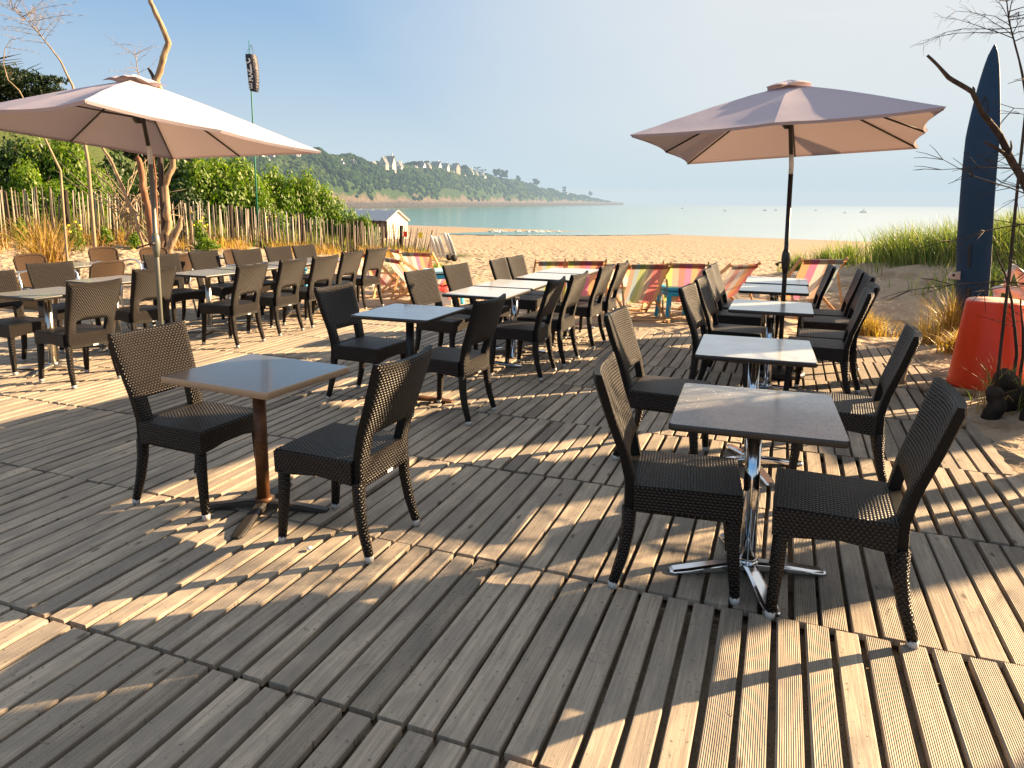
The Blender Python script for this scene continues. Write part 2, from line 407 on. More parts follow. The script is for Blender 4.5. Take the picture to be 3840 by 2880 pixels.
# ------------------------------------------------------------------ ground
DA = R(69.0); DN = Vector((math.cos(DA), math.sin(DA))); DU = Vector((math.sin(DA), -math.cos(DA)))   # board direction, across
def nu(x, y): return x * DN.x + y * DN.y, x * DU.x + y * DU.y
FA = Vector((-11.8, 16.5)); FB = Vector((-2.8, 24.3)); FD = (FB - FA).normalized(); FN = Vector((-FD.y, FD.x))
def zt(x, y, rough=True):
    t = max(0, y - 9); z = -.0269 * t - .0224 * x * sstep(9, 18, y)
    if z < -9: z = -9
    p = Vector((x, y)) - FA; s = p.dot(FD); d = p.dot(FN)
    # bank behind the paling fence on the left
    amp = 1.75 * (1 - sstep(1.5, 13.5, s) * .93) * (1 - sstep(13, 22, s))
    z += amp * sstep(-4.5, 7, d)
    z += 12 * sstep(12, 75, d) * (1 - sstep(4, 34, s))
    # dune on the right
    cx = min(max((x - 4.2) / 4.0, 0), 1.7); crest = 12.9 - 1.7 * cx
    hgt = .30 + .58 * cx if x > 4.2 else .30 * sstep(2.9, 4.2, x)
    w = 3.9 if y < crest else 3.0
    q = abs(y - crest) / w
    if q < 1: z += hgt * (1 - q * q) ** 1.3 * (1.25)
    # sand drifted against the right edge of the deck
    n, u = nu(x, y)
    z += (.16 * sstep(1.15, 2.6, u) + .25 * sstep(3, 6, u)) * sstep(1.0, 3.0, n) * (1 - sstep(8.5, 10.5, n))
    if rough:
        z += .05 * noise.noise(Vector((x * .55, y * .55, 0))) * sstep(8, 10, max(n, 9 if u > 1.6 else 0))
        if y > 8 and y < 120: z += .035 * noise.noise(Vector((x * 1.7, y * 1.3, 3)))
        if cx > 0 and q < 1: z += .09 * noise.noise(Vector((x * 1.2, y * 2.2, 8)))
    # keep below the boards
    if -14 < u < 1.28 and n < 9.0 and n > -2 and not (u < -7.0 and n > 8): z = min(z, -.07)
    elif u < 1.55 and u > -14 and n < 9.2: z = min(z, -.012 + max(0, (u - 1.28)) * .2)
    return z
def graded(a, b, core0, core1, step, growth=1.16):
    xs = []; x = core0
    while x <= core1: xs.append(x); x += step
    s = step; x = xs[-1]
    while x < b: s *= growth; x += s; xs.append(x)
    s = step; x = xs[0]; L = []
    while x > a: s *= growth; x -= s; L.append(x)
    return L[::-1] + xs
GX = graded(-4500, 4500, -13, 12, .16); GY = graded(-60, 4500, 1.0, 28, .16)
vs = [(x, y, zt(x, y)) for y in GY for x in GX]; nx = len(GX)
fs = [(j * nx + i, j * nx + i + 1, (j + 1) * nx + i + 1, (j + 1) * nx + i) for j in range(len(GY) - 1) for i in range(nx - 1)]
mb = MB(); mb.add(vs, fs); o = mb.build('sand_ground', MATS['sand']); tag(o, kind='structure')
def vegf(x, y):
    p = Vector((x, y)) - FA; s = p.dot(FD); d = p.dot(FN); return sstep(-.2, 1.2, d + .5 * noise.noise(Vector((x, y, 3)))) * (1 - sstep(13.5, 16, s)) if d < 14 else sstep(.6, 1.6, zt(x, y, False)) * (1 - sstep(20, 30, s))
va_ = o.data.attributes.new('veg', 'FLOAT', 'POINT'); va_.data.foreach_set('value', [vegf(v[0], v[1]) for v in vs])
SEA = -3.6
mb = MB(); mb.add([(-6000, 60, SEA), (7000, 60, SEA), (7000, 9000, SEA), (-6000, 9000, SEA)], [(0, 1, 2, 3)], smooth=False)
o = mb.build('sea', MATS['sea']); tag(o, kind='structure')
# shallow pool left on the wet sand, where the gulls stand
def ground_hit(sx, sy):
    lo, hi = 5.0, 1500.0; Y = 9.0
    p = at(sx, sy, Y)
    while Y < 1500:
        p = at(sx, sy, Y)
        if p.z <= max(zt(p.x, p.y, False), SEA): return p
        Y *= 1.004
    return p
mb = MB()
ring = []
for k in range(40):
    t = 2 * math.pi * k / 40
    px = 2080 + 420 * math.cos(t) * (1 + .1 * math.sin(3 * t)); py = 877 + 7.5 * math.sin(t)
    p = ground_hit(px, py); ring.append(p)
zc = max(p.z for p in ring) + .0
c = sum(ring, Vector()) / 40
mb.add([(c.x, c.y, zt(c.x, c.y, False) + .05)] + [(p.x, p.y, zt(p.x, p.y, False) + .05) for p in ring], [(0, k + 1, (k + 1) % 40 + 1) for k in range(40)])
o = mb.build('tide_pool', MATS['sea']); tag(o, kind='structure')

# ------------------------------------------------------------------ the deck: mats of boards laid edge to edge
mb = MB()
def plank(n0, n1, uc, w, a, rb, skew, lift):
    th = .028; e = .0035; rv = []
    cs = ((-w / 2, -th), (-w / 2, -e), (-w / 2 + e, 0), (w / 2 - e, 0), (w / 2, -e), (w / 2, -th))
    segs = 3; vs = []; uvs = []
    bow = U(-.0025, .0025); tilt = U(-.003, .003)
    for i in range(segs + 1):
        t = i / segs; n = lerp(n0, n1, t); cu = uc + skew * (n - n0) + bow * math.sin(math.pi * t)
        for (du, dz) in cs:
            p = DN * n + DU * (cu + du); z = dz + lift + tilt * t + U(-.0003, .0003)
            vs.append((p.x, p.y, z)); uvs.append((n, uc + du))
    k = len(cs); fs = []
    for i in range(segs):
        for j in range(k - 1): fs.append((i * k + j, i * k + j + 1, (i + 1) * k + j + 1, (i + 1) * k + j))
    fs.append(tuple(range(k))[::-1]); fs.append(tuple(segs * k + j for j in range(k)))
    base = len(mb.v)
    for f in fs:
        mb.f.append(tuple(base + j for j in f)); mb.uv.append([uvs[j] for j in f]); mb.a.append(a); mb.m.append(0); mb.sm.append(False); RB.append(rb)
    mb.v += vs
RB = []
seam0 = 1.745 - 1.042 * 3
for row in range(10):
    n0 = seam0 + 1.042 * row; n1 = n0 + 1.042
    if row == 9: n1 = n0 + .95
    u = -15.0 + U(0, .3)
    umax = 1.30 + (.10 if row < 5 else .22)
    if row == 3: umax = 1.42
    while u < umax:
        pitch = random.choice((.104, .108, .112)) if row < 5 else random.choice((.092, .1, .105)); nb = random.choice((9, 10, 11)); gap = U(.014, .024) if row < 6 else U(.012, .018)
        g0 = U(-.012, .012); sk = U(-.006, .006); lf = U(-.004, .002)
        for b in range(nb):
            if u > umax: break
            if not (row == 9 and u < -5.4) and not (row >= 8 and u < -10.5):
                pw = pitch - gap + U(-.004, .004)
                plank(n0 + .004 + U(0, .010), n1 - .006 + U(-.010, 0) + g0 * 0, u, pw, rnd(), 1.0 if (u > -.3 and rnd() < .75) or rnd() < .12 else 0.0, sk + U(-.002, .002), lf + U(-.0015, .0015))
            u += pitch + U(-.002, .002)
        u += U(.0, .012)
o = mb.build('boardwalk_deck', MATS['weathered_wood'], attr=True)
a2 = o.data.attributes.new('rb', 'FLOAT', 'FACE'); a2.data.foreach_set('value', RB)
tag(o, kind='structure')

# brown timber kerb at the far left end of the deck
p0 = at(-60, 1165, 10.6); p1 = at(215, 1160, 10.25)
mb = MB(); mb.beam((p0.x, p0.y, .09), (p1.x, p1.y, .09), .06, .2)
o = mb.build('timber_kerb', MATS['timber_brown'], bevel=.004); tag(o, 'low brown timber kerb board at the far left end of the boardwalk', 'kerb board')

# ------------------------------------------------------------------ woven chairs
def chair_profile(z):
    pr = ((0, -.265, .205), (.15, -.232, .205), (.33, -.208, .204), (.46, -.206, .206), (.58, -.232, .215), (.72, -.282, .226), (.9, -.338, .237))
    for i in range(len(pr) - 1):
        if z <= pr[i + 1][0]:
            t = (z - pr[i][0]) / (pr[i + 1][0] - pr[i][0]); return lerp(pr[i][1], pr[i + 1][1], t), lerp(pr[i][2], pr[i + 1][2], t)
    return pr[-1][1], pr[-1][2]
def make_chair():
    root = empty('woven_chair', (0, 0, 0))
    WM = MATS['woven_resin']
    # backrest with the hand opening just above the seat, one closed shell
    ss = [-1, -.86, -.64, -.4, -.2, 0, .2, .4, .64, .86, 1]; zs = [.335, .38, .42, .466, .52, .575, .62, .68, .74, .8, .85, .885, .905]
    mb = MB(); th = .022
    def P(i, j, side):
        s_, z = ss[i], zs[j]; f, w = chair_profile(z)
        k = .032 * sstep(.46, .9, z); y = f - k * (1 - s_ * s_); zz = z + (.012 * s_ * s_ if j == len(zs) - 1 else 0)
        if side == 0: t = th
        else: t = -th
        if abs(s_) == 1: t *= .75
        if j == len(zs) - 1: t *= .6
        return (s_ * w, y + t, zz)
    ni, nj = len(ss) - 1, len(zs) - 1
    def on(i, j): return 0 <= i < ni and 0 <= j < nj and not (2 <= i < ni - 2 and 3 <= j < 5)
    vid = {}
    vs = []
    def V(i, j, s_):
        if (i, j, s_) not in vid: vid[(i, j, s_)] = len(vs); vs.append(P(i, j, s_))
        return vid[(i, j, s_)]
    ff = []; fl = []
    for i in range(ni):
        for j in range(nj):
            if not on(i, j): continue
            ff.append((V(i, j, 0), V(i, j + 1, 0), V(i + 1, j + 1, 0), V(i + 1, j, 0)))
            ff.append((V(i, j, 1), V(i + 1, j, 1), V(i + 1, j + 1, 1), V(i, j + 1, 1)))
            for (di, dj, a, b) in ((-1, 0, (i, j), (i, j + 1)), (1, 0, (i + 1, j + 1), (i + 1, j)), (0, -1, (i + 1, j), (i, j)), (0, 1, (i, j + 1), (i + 1, j + 1))):
                if not on(i + di, j + dj): fl.append((V(*a, 0), V(*a, 1), V(*b, 1), V(*b, 0)))
    mb.add(vs, ff, smooth=True); n_ = len(mb.v) - len(vs)
    for f in fl: mb.f.append(tuple(n_ + q for q in f)); mb.uv.append(None); mb.a.append(0); mb.m.append(1); mb.sm.append(False)
    mb.build('backrest', [WM, MATS['chair_edge_shade']], root, boxuv=True)
    # seat with woven apron, slightly crowned, apron arches up between the legs
    mb = MB(); xs = [-.222, -.214, -.15, -.07, 0, .07, .15, .214, .222]; ys = [-.188, -.1, 0, .1, .19, .232, .24]
    vs = []
    for j, y in enumerate(ys):
        for i, x in enumerate(xs):
            cr = .008 * (1 - (x / .222) ** 2) * (1 - ((y - .02) / .23) ** 2)
            z = .462 + cr - (.009 if i in (0, len(xs) - 1) or j == len(ys) - 1 else 0)
            tp = 1 + (y + .19) * .03
            vs.append((x * tp, y, z))
    nx_ = len(xs); fs = [(j * nx_ + i, j * nx_ + i + 1, (j + 1) * nx_ + i + 1, (j + 1) * nx_ + i) for j in range(len(ys) - 1) for i in range(nx_ - 1)]
    per = [(i, 0) for i in range(nx_)] + [(nx_ - 1, j) for j in range(1, len(ys))] + [(i, len(ys) - 1) for i in range(nx_ - 2, -1, -1)] + [(0, j) for j in range(len(ys) - 2, 0, -1)]
    b0 = len(vs)
    for (i, j) in per:
        x, y, z = vs[j * nx_ + i]
        e = min(abs(abs(x) - .2) / .2 if j in (0, len(ys) - 1) else abs(abs(y) - .2) / .2, 1)
        vs.append((x * .99, y * .99, .345 + .022 * min(1, e * 1.5)))
    m_ = len(per)
    for k in range(m_):
        k2 = (k + 1) % m_; a = per[k][1] * nx_ + per[k][0]; b = per[k2][1] * nx_ + per[k2][0]
        fs.append((b, a, b0 + k, b0 + k2))
    fs.append(tuple(b0 + k for k in range(m_))[::-1])
    vs2 = vs; mb.add(vs2, fs, smooth=False); mb.build('seat', WM, root, boxuv=True)
    for sx_ in (-1, 1):
        mb = MB(); pts = [(sx_ * .196, .205, .36), (sx_ * .199, .212, .2), (sx_ * .203, .226, .026)]
        mb.tube(pts, [.030, .027, .021], 8); lg = mb.build('leg', WM, root, boxuv=True)
        c = MB(); c.tube([(sx_ * .203, .226, .03), (sx_ * .2035, .2275, 0.0)], [.0215, .020], 8); c.build('foot_cap', MATS['grey_plastic'], lg)
        mb = MB(); pts = [(sx_ * .188, -.205, .36), (sx_ * .192, -.208, .26), (sx_ * .198, -.226, .15), (sx_ * .204, -.262, .026)]
        mb.tube(pts, [.031, .028, .025, .021], 8); lg = mb.build('leg', WM, root, boxuv=True)
        c = MB(); c.tube([(sx_ * .204, -.262, .03), (sx_ * .2045, -.264, 0.0)], [.0215, .020], 8); c.build('foot_cap', MATS['grey_plastic'], lg)
    mb = MB(); mb.box((0.03, -.229, .343), (.045, .003, .014)); mb.build('label_tag', MATS['white_label'], root)
    return root
CH1 = make_chair()
first = [True]
GL = 'black woven chairs set out at the terrace tables'
def put_chair(x, y, deg, label):
    c = CH1 if first[0] else copy_tree(CH1); first[0] = False
    c.location = (x, y, .0); c.rotation_euler = (0, 0, R(deg) - math.pi / 2)
    tag(c, label, 'chair', GL)
CHAIRS = [
 (-1.672, 3.69, -23, 'dark woven chair on the left side of the brown foreground table'),
 (-.795, 3.285, 157, 'dark woven chair on the right side of the brown foreground table'),
 (.735, 2.93, -14, 'dark woven chair on the left side of the wet nearest table at the right'),
 (1.30, 2.685, 158, 'dark woven chair on the right side of the wet nearest table'),
 (.98, 4.38, -24, 'dark woven chair on the left side of the second right-hand table'),
 (1.90, 4.01, 156, 'dark woven chair at the right side of the second table, beside the sand edge'),
 (1.772, 5.79, -28, 'first dark woven chair on the left side of the long white table row'),
 (2.069, 6.467, -25, 'second dark woven chair on the left side of the long white table row'),
 (2.385, 7.392, -24, 'third dark woven chair on the left side of the long white table row'),
 (2.601, 7.951, -24, 'farthest dark woven chair on the left side of the long white table row'),
 (2.544, 5.805, 157, 'nearest dark woven chair on the right side of the long white table row'),
 (2.80, 6.22, 158, 'second dark woven chair on the right side of the long white table row'),
 (3.16, 7.02, 161, 'third dark woven chair on the right side of the long white table row'),
 (3.32, 7.52, 160, 'fourth dark woven chair on the right side of the long white table row'),
 (3.27, 8.10, 162, 'dark woven chair standing alone before the orange and magenta deckchair'),
 (-1.17, 5.72, -24, 'dark woven chair on the left side of the blue-topped middle table'),
 (-.461, 5.274, 155, 'dark woven chair on the right side of the blue-topped middle table'),
 (-.653, 7.03, -31, 'dark woven chair behind the blue-topped table, near left side of the double table'),
 (-.343, 7.753, -30, 'dark woven chair on the far left side of the double table'),
 (.092, 6.575, 159, 'dark woven chair on the near right side of the double table'),
 (.36, 7.15, 156, 'dark woven chair on the far right side of the double table'),
 (.135, 8.57, -22, 'left chair of the pair on the left of the farthest middle tables'),
 (.337, 9.02, -26, 'right chair of the pair on the left of the farthest middle tables'),
 (.747, 8.022, 155, 'dark woven chair on the near right side of the farthest middle table'),
 (.99, 8.50, 158, 'dark woven chair on the far right side of the farthest middle tables'),
 (-3.876, 6.227, 152, 'nearest big dark woven chair seen from behind in the left-hand row'),
 (-3.97, 7.48, 149, 'dark woven chair seen from behind in front of the left parasol pole'),
 (-4.70, 6.66, -22, 'dark woven chair cut by the left edge of the view'),
 (-4.837, 7.677, -33, 'dark woven chair behind the first left table with a dark shadow across its back'),
 (-4.262, 9.014, -34, 'dark woven chair just right of the left parasol pole, facing right'),
 (-3.958, 9.651, -27, 'dark woven chair second right of the left parasol pole, facing right'),
 (-3.537, 10.041, -33, 'dark woven chair third right of the left parasol pole, facing right'),
 (-3.293, 10.677, -33, 'last but one chair on the far side of the left row'),
 (-3.02, 11.15, -28, 'farthest dark woven chair on the far side of the left row'),
 (-3.178, 7.965, 158, 'first chair seen from behind in the left line of five'),
 (-2.937, 8.672, 157, 'second chair seen from behind in the left line of five'),
 (-2.69, 9.271, 153, 'middle chair seen from behind in the left line of five'),
 (-2.543, 10.10, 156, 'fourth chair seen from behind in the left line of five'),
 (-2.33, 10.85, 152, 'last chair of the left line of five, against the pink deckchair'),
]
for c in CHAIRS: put_chair(*c)

# ------------------------------------------------------------------ wicker armchairs with aluminium frames (on the sand, left)
def make_armchair():
    root = empty('wicker_armchair', (0, 0, 0)); WM = MATS['brown_wicker']; AL = MATS['aluminium']
    def bp(s_, z):
        k = sstep(.4, .85, z); w = lerp(.21, .235, k); y = lerp(-.20, -.30, k) - .055 * (1 - s_ * s_)
        return (s_ * w, y, z + .035 * (1 - s_ ** 4) * sstep(.6, .85, z))
    mb = MB(); ss = [i / 12 * 2 - 1 for i in range(13)]; zs = [.44, .5, .58, .66, .74, .81]
    for side in (.008, -.008):
        vs = [(bp(s_, z)[0], bp(s_, z)[1] + side, bp(s_, z)[2]) for z in zs for s_ in ss]
        fs = [(j * 13 + i, j * 13 + i + 1, (j + 1) * 13 + i + 1, (j + 1) * 13 + i) for j in range(5) for i in range(12)]
        mb.add(vs, fs)
    mb.build('backrest', WM, root, boxuv=True)
    mb = MB(); mb.tube([bp(-1, .42)] + [bp(-1, z) for z in (.5, .6, .7, .8)] + [bp(s_, .825) for s_ in ss[1:-1]] + [bp(1, z) for z in (.8, .7, .6, .5, .42)], .017, 8)
    mb.build('back_rim', WM, root, boxuv=True)
    mb = MB(); mb.box((0, .0, .435), (.46, .44, .03)); mb.build('seat', WM, root, boxuv=True, bevel=.01)
    for s_ in (-1, 1):
        mb = MB(); mb.tube([(s_ * .255, .26, 0), (s_ * .255, .24, .3), (s_ * .26, .2, .60), (s_ * .265, .12, .66), (s_ * .265, -.05, .67), (s_ * .255, -.2, .645), (s_ * .24, -.27, .62)], .0135, 8)
        mb.build('armrest', AL, root)
        mb = MB(); mb.tube([(s_ * .24, -.25, .66), (s_ * .24, -.2, .42), (s_ * .25, -.29, 0)], .0135, 8); mb.build('leg', AL, root)
        mb = MB(); mb.tube([(s_ * .235, .22, .42), (s_ * .235, -.21, .42)], .012, 8); mb.build('seat_rail', AL, root)
    return root
A0 = make_armchair(); fa = True
for (x, y, dg, lb) in [(-6.27, 9.59, -14, 'brown wicker armchair with aluminium arms behind the leftmost sand table'),
                       (-6.156, 11.05, -25, 'brown wicker armchair facing the camera, left of the parasol pole'),
                       (-5.198, 8.724, 161, 'brown wicker armchair seen from behind at the near side of the leftmost sand table'),
                       (-5.75, 11.75, -33, 'brown wicker armchair half hidden behind the left parasol pole'),
                       (-4.882, 9.952, 163, 'brown wicker armchair seen from behind, right of the left parasol pole'),
                       (-3.95, 10.75, -10, 'brown wicker armchair at the right end of the sand tables')]:
    c = A0 if fa else copy_tree(A0); fa = False
    c.location = (x, y, zt(x, y) if nu(x, y)[0] > 8.9 else 0); c.rotation_euler = (0, 0, R(dg) - math.pi / 2); tag(c, lb, 'armchair', 'wicker armchairs on the sand')

# ------------------------------------------------------------------ tables
def make_table(kind):
    topm, edge, ped, foot, w, d, th = {
        'brown': ('tabletop_brown', 'edge_brown', 'rusty_brown_metal', 'black_metal', .70, .60, .034),
        'wet': ('tabletop_wet', 'edge_dark', 'chrome', 'chrome', .655, .69, .028),
        'white': ('tabletop_sky_white', 'edge_dark', 'chrome', 'chrome', .655, .69, .028),
        'blue': ('tabletop_sky_blue', 'edge_dark', 'black_metal', 'rusty_brown_metal', .665, .69, .028),
        'grey': ('tabletop_grey', 'edge_dark', 'brushed_steel', 'brushed_steel', .66, .68, .028)}[kind]
    root = empty('cafe_table', (0, 0, 0)); H = .742
    mb = MB(); r = .02; pts = []
    for cx, cy, a0 in ((w / 2 - r, d / 2 - r, 0), (-w / 2 + r, d / 2 - r, 90), (-w / 2 + r, -d / 2 + r, 180), (w / 2 - r, -d / 2 + r, 270)):
        for k in range(5): a = R(a0 + 22.5 * k); pts.append((cx + r * math.cos(a), cy + r * math.sin(a)))
    n = len(pts); L = [(1 - .012, H), (1 - .003, H - .003), (1, H - .009), (1, H - th + .005), (.985, H - th)]
    vs = [(x * s_, y * s_, z) for s_, z in L for x, y in pts]
    fs = []
    mb.add(vs[:n], [tuple(range(n))], m=0, smooth=False)
    b = len(mb.v); mb.v += vs
    for i in range(len(L) - 1):
        for k in range(n):
            mb.f.append((b + i * n + k, b + (i + 1) * n + k, b + (i + 1) * n + (k + 1) % n, b + i * n + (k + 1) % n)); mb.uv.append(None); mb.a.append(0); mb.m.append(1); mb.sm.append(True)
    mb.f.append(tuple(b + (len(L) - 1) * n + k for k in range(n))[::-1]); mb.uv.append(None); mb.a.append(0); mb.m.append(1); mb.sm.append(False)
    mb.build('tabletop', [MATS[topm], MATS[edge]], root)
    mb = MB(); mb.lathe([(.033, .055), (.033, H - th - .02)], 20); mb.lathe([(.045, .045), (.045, .068), (.036, .072)], 20)
    mb.build('pedestal', MATS[ped], root)
    mb = MB()
    for k in range(4):
        a = R(45 + 90 * k); mb.beam((.02 * math.cos(a), .02 * math.sin(a), H - th - .014), (.2 * math.cos(a), .2 * math.sin(a), H - th - .007), .035, .014)
    mb.lathe([(.042, H - th - .045), (.052, H - th - .004)], 16)
    mb.build('bracket', MATS[ped if kind != 'wet' else 'black_metal'], root)
    a_off = {'wet': 18}.get(kind, 22)
    for k in range(4):
        a = R(a_off + 90 * k); ca, sa = math.cos(a), math.sin(a); mb = MB(); vs = []
        prof = [(.02, .030, .058, .020), (.09, .028, .052, .018), (.18, .031, .040, .012), (.27, .034, .026, .006), (.325, .030, .018, .003), (.34, .018, .014, .003)]
        for (r_, hw, zt_, zb) in prof:
            for (q, z) in ((-hw, zb), (-hw, zt_ - .008), (-hw * .6, zt_), (hw * .6, zt_), (hw, zt_ - .008), (hw, zb)):
                vs.append((r_ * ca - q * sa, r_ * sa + q * ca, z))
        fs = []
        for i in range(len(prof) - 1):
            for j in range(6): fs.append((i * 6 + j, i * 6 + (j + 1) % 6, (i + 1) * 6 + (j + 1) % 6, (i + 1) * 6 + j))
        fs.append(tuple(range(6))); fs.append(tuple((len(prof) - 1) * 6 + j for j in range(6))[::-1])
        mb.add(vs, fs, smooth=False); mb.build('foot', MATS[foot], root, bevel=.003)
    return root
TPROTO = {}
def put_table(kind, x, y, deg, label, z=0.0):
    if kind in TPROTO: c = copy_tree(TPROTO[kind])
    else: c = make_table(kind); TPROTO[kind] = c
    c.location = (x, y, z); c.rotation_euler = (0, 0, R(deg)); tag(c, label, 'table', 'square terrace tables')
put_table('brown', -1.292, 3.538, -25.5, 'brown foreground table with a sunlit beige edge and rusty brown leg')
put_table('wet', 1.036, 2.925, -18.5, 'nearest right-hand table, its grey top covered in water droplets, chrome cross foot')
put_table('white', 1.47, 4.22, -19, 'second right-hand table with a pale shiny top and dark front edge')
put_table('white', 2.20, 5.98, -21, 'nearest table of the white row, just in front of the right parasol pole')
put_table('white', 2.694, 7.274, -21, 'white table just behind the right parasol pole')
put_table('white', 3.0, 8.03, -20.5, 'farthest table of the white row')
put_table('blue', -.809, 5.568, -20.5, 'middle table with a sky-blue reflecting top and black pedestal')
put_table('white', -.237, 6.852, -21.5, 'near half of the double table with a small beige chip on its corner')
put_table('white', .03, 7.56, -21.5, 'far half of the double table')
put_table('white', .46, 8.36, -22, 'near half of the farthest middle table pair')
put_table('white', .73, 9.06, -22, 'far half of the farthest middle table pair, closest to the beach')
put_table('grey', -4.37, 6.63, -24, 'leftmost terrace table, cut by the left edge of the view, polished steel foot')
put_table('grey', -4.36, 7.75, -24, 'terrace table hidden behind the two big left chairs')
put_table('grey', -3.69, 8.58, -24, 'shiny grey table between the parasol pole and the line of five chairs')
put_table('grey', -3.42, 9.27, -24, 'second grey table along the line of five chairs')
put_table('grey', -3.14, 9.98, -24, 'third grey table along the line of five chairs')
put_table('grey', -2.88, 10.66, -24, 'last grey table along the line of five chairs')
put_table('grey', -6.35, 10.35, -18, 'leftmost table standing on the sand by the dry grass tuft', zt(-6.35, 10.35))
put_table('grey', -5.55, 11.95, -14, 'table on the sand behind the left parasol pole', zt(-5.55, 11.95))
put_table('grey', -4.75, 12.0, -14, 'rightmost table on the sand, green with reflected bushes', zt(-4.75, 12.0))
mb = MB(); mb.box((0, 0, 0), (.035, .03, .031)); p = Vector((-.237 + .29, 6.852 - .39, .727)); p = at(1912, 1122, 6.42); 
o = mb.build('paper_chip', MATS['edge_brown'], loc=(.048, 6.445, .7285)); o.rotation_euler = (0, 0, R(-21.5)); tag(o, 'small beige patch stuck on the near corner of the double table', 'patch')

# ------------------------------------------------------------------ parasols
def make_parasol(name, cx, cy, rot, size, ze, apex, tilt, label, crank_z, joint_z, polem, pole_xy):
    root = empty(name, (pole_xy[0], pole_xy[1], 0), 0, label, 'parasol', 'square beige parasols over the terrace')
    ca, sa = math.cos(rot), math.sin(rot); h = size / 2
    ox, oy = cx - pole_xy[0], cy - pole_xy[1]
    def T(lx, ly, z): return Vector((ox + lx * ca - ly * sa, oy + lx * sa + ly * ca, ze + z + lx * tilt[0] + ly * tilt[1]))
    ribs = [(-h, -h), (0, -h * .985), (h, -h), (h * .985, 0), (h, h), (0, h * .985), (-h, h), (-h * .985, 0)]
    NR, NS = 12, 8
    def cpt(k, s_, r_, off=0.0):
        a = Vector(ribs[k]); b = Vector(ribs[(k + 1) % 8]); e = a.lerp(b, s_); q = 4 * s_ * (1 - s_)
        e = e * (1 - .050 * q)                      # scalloped hem between the ribs
        z = apex * (1 - r_) ** 1.06 + .025 * math.sin(math.pi * r_) - .018 * q * r_ * math.sin(math.pi * min(1, r_ * .9) * .9 + .25)
        return T(e.x * r_, e.y * r_, z + off)
    mb = MB()
    for k in range(8):
        vs = [cpt(k, j / NS, max(.001, i / NR)) for i in range(NR + 1) for j in range(NS + 1)]
        vs = [v + Vector((0, 0, .004 * noise.noise(v * 7))) for v in vs]
        fs = [(i * (NS + 1) + j, i * (NS + 1) + j + 1, (i + 1) * (NS + 1) + j + 1, (i + 1) * (NS + 1) + j) for i in range(NR) for j in range(NS)]
        mb.add(vs, fs)
        lo = [cpt(k, j / NS, 1.0) for j in range(NS + 1)]; li = [cpt(k, j / NS, .985) - Vector((0, 0, .028)) for j in range(NS + 1)]
        mb.add(lo + li, [(j, j + 1, NS + 2 + j, NS + 1 + j) for j in range(NS)])
    cv = mb.build('canopy', MATS['canvas'], root)
    # raised vent cap, rumpled
    mb = MB()
    for k in range(8):
        vs = []
        for i in range(5):
            for j in range(7):
                r_ = max(.002, .17 * i / 4); p = cpt(k, j / 6, r_, .045 - .01 * i / 4)
                p.z += (.022 * math.sin(math.pi * j / 6) if i >= 3 else 0) + .006 * noise.noise(p * 9)
                vs.append(p)
        mb.add(vs, [(i * 7 + j, i * 7 + j + 1, (i + 1) * 7 + j + 1, (i + 1) * 7 + j) for i in range(4) for j in range(6)])
    mb.build('vent_cap', MATS['canvas'], cv)
    hub = T(0, 0, apex - .34); topp = T(0, 0, apex - .02)
    for k in range(8):
        e = Vector(ribs[k]); mb = MB()
        pts = [T(e.x * r_, e.y * r_, apex * (1 - r_) ** 1.06 + .025 * math.sin(math.pi * r_) - .022) for r_ in (.03, .25, .5, .75, .985)]
        mb.tube(pts, .009, 6); rb = mb.build('rib', MATS['black_metal'], root)
        mb = MB(); mid = T(e.x * .48, e.y * .48, apex * .52 ** 1.06 - .01); mb.tube([hub, mid], .007, 6); mb.build('strut', MATS['black_metal'], rb)
    mb = MB(); ax = (topp - hub).normalized(); mb.tube([hub - ax * .05, hub - ax * .02, hub + ax * .03, hub + ax * .06], [.025, .045, .045, .025], 14)
    mb.build('hub', MATS['black_metal'], root)
    jz = joint_z; jt = Vector((0, 0, jz))
    d = (topp - jt)
    mb = MB(); mb.tube([jt + d * .02, topp], .019, 12); mb.build('upper_pole', MATS['black_metal'], root)
    mb = MB(); mb.tube([jt + Vector((0, 0, -.09)), jt, jt + d * .03, jt + d * .12], [.021, .0215, .0215, .021], 12); mb.build('tilt_joint', MATS['pole_white'], root)
    mb = MB(); mb.tube([(0, 0, .03), (0, 0, jz - .05)], .021, 12); mb.build('pole', MATS[polem], root)
    mb = MB(); mb.tube([(0, 0, crank_z - .13), (0, 0, crank_z - .06), (0, 0, crank_z), (0, 0, crank_z + .06), (0, 0, crank_z + .10)], [.022, .034, .040, .034, .022], 12)
    cb = mb.build('crank_housing', MATS[polem], root)
    mb = MB(); mb.tube([(0, -.03, crank_z), (0, -.07, crank_z), (-.02, -.075, crank_z - .005), (-.105, -.075, crank_z - .03), (-.115, -.075, crank_z - .032), (-.115, -.12, crank_z - .04)], [.016, .014, .008, .007, .009, .011], 8)
    mb.build('crank_handle', MATS['black_metal'], cb)
    mb = MB(); mb.lathe([(.23, 0), (.23, .035), (.21, .05), (.05, .055), (.032, .06), (.032, .30), (.028, .31)], 28); mb.build('base', MATS['black_metal'], root)
    return root
make_parasol('parasol', 2.49, 6.63, -.445, 2.27, 2.165, .50, (.05, -.05), 'beige parasol on the right, its near face in blue shade', 1.09, 1.96, 'black_metal', (2.53, 6.58))
make_parasol('parasol', -3.42, 6.66, 1.057, 2.28, 2.185, .50, (-.094, .0), 'beige parasol at the left edge, its near face in bright sun', 1.20, 2.02, 'pole_olive', (-3.36, 6.72))

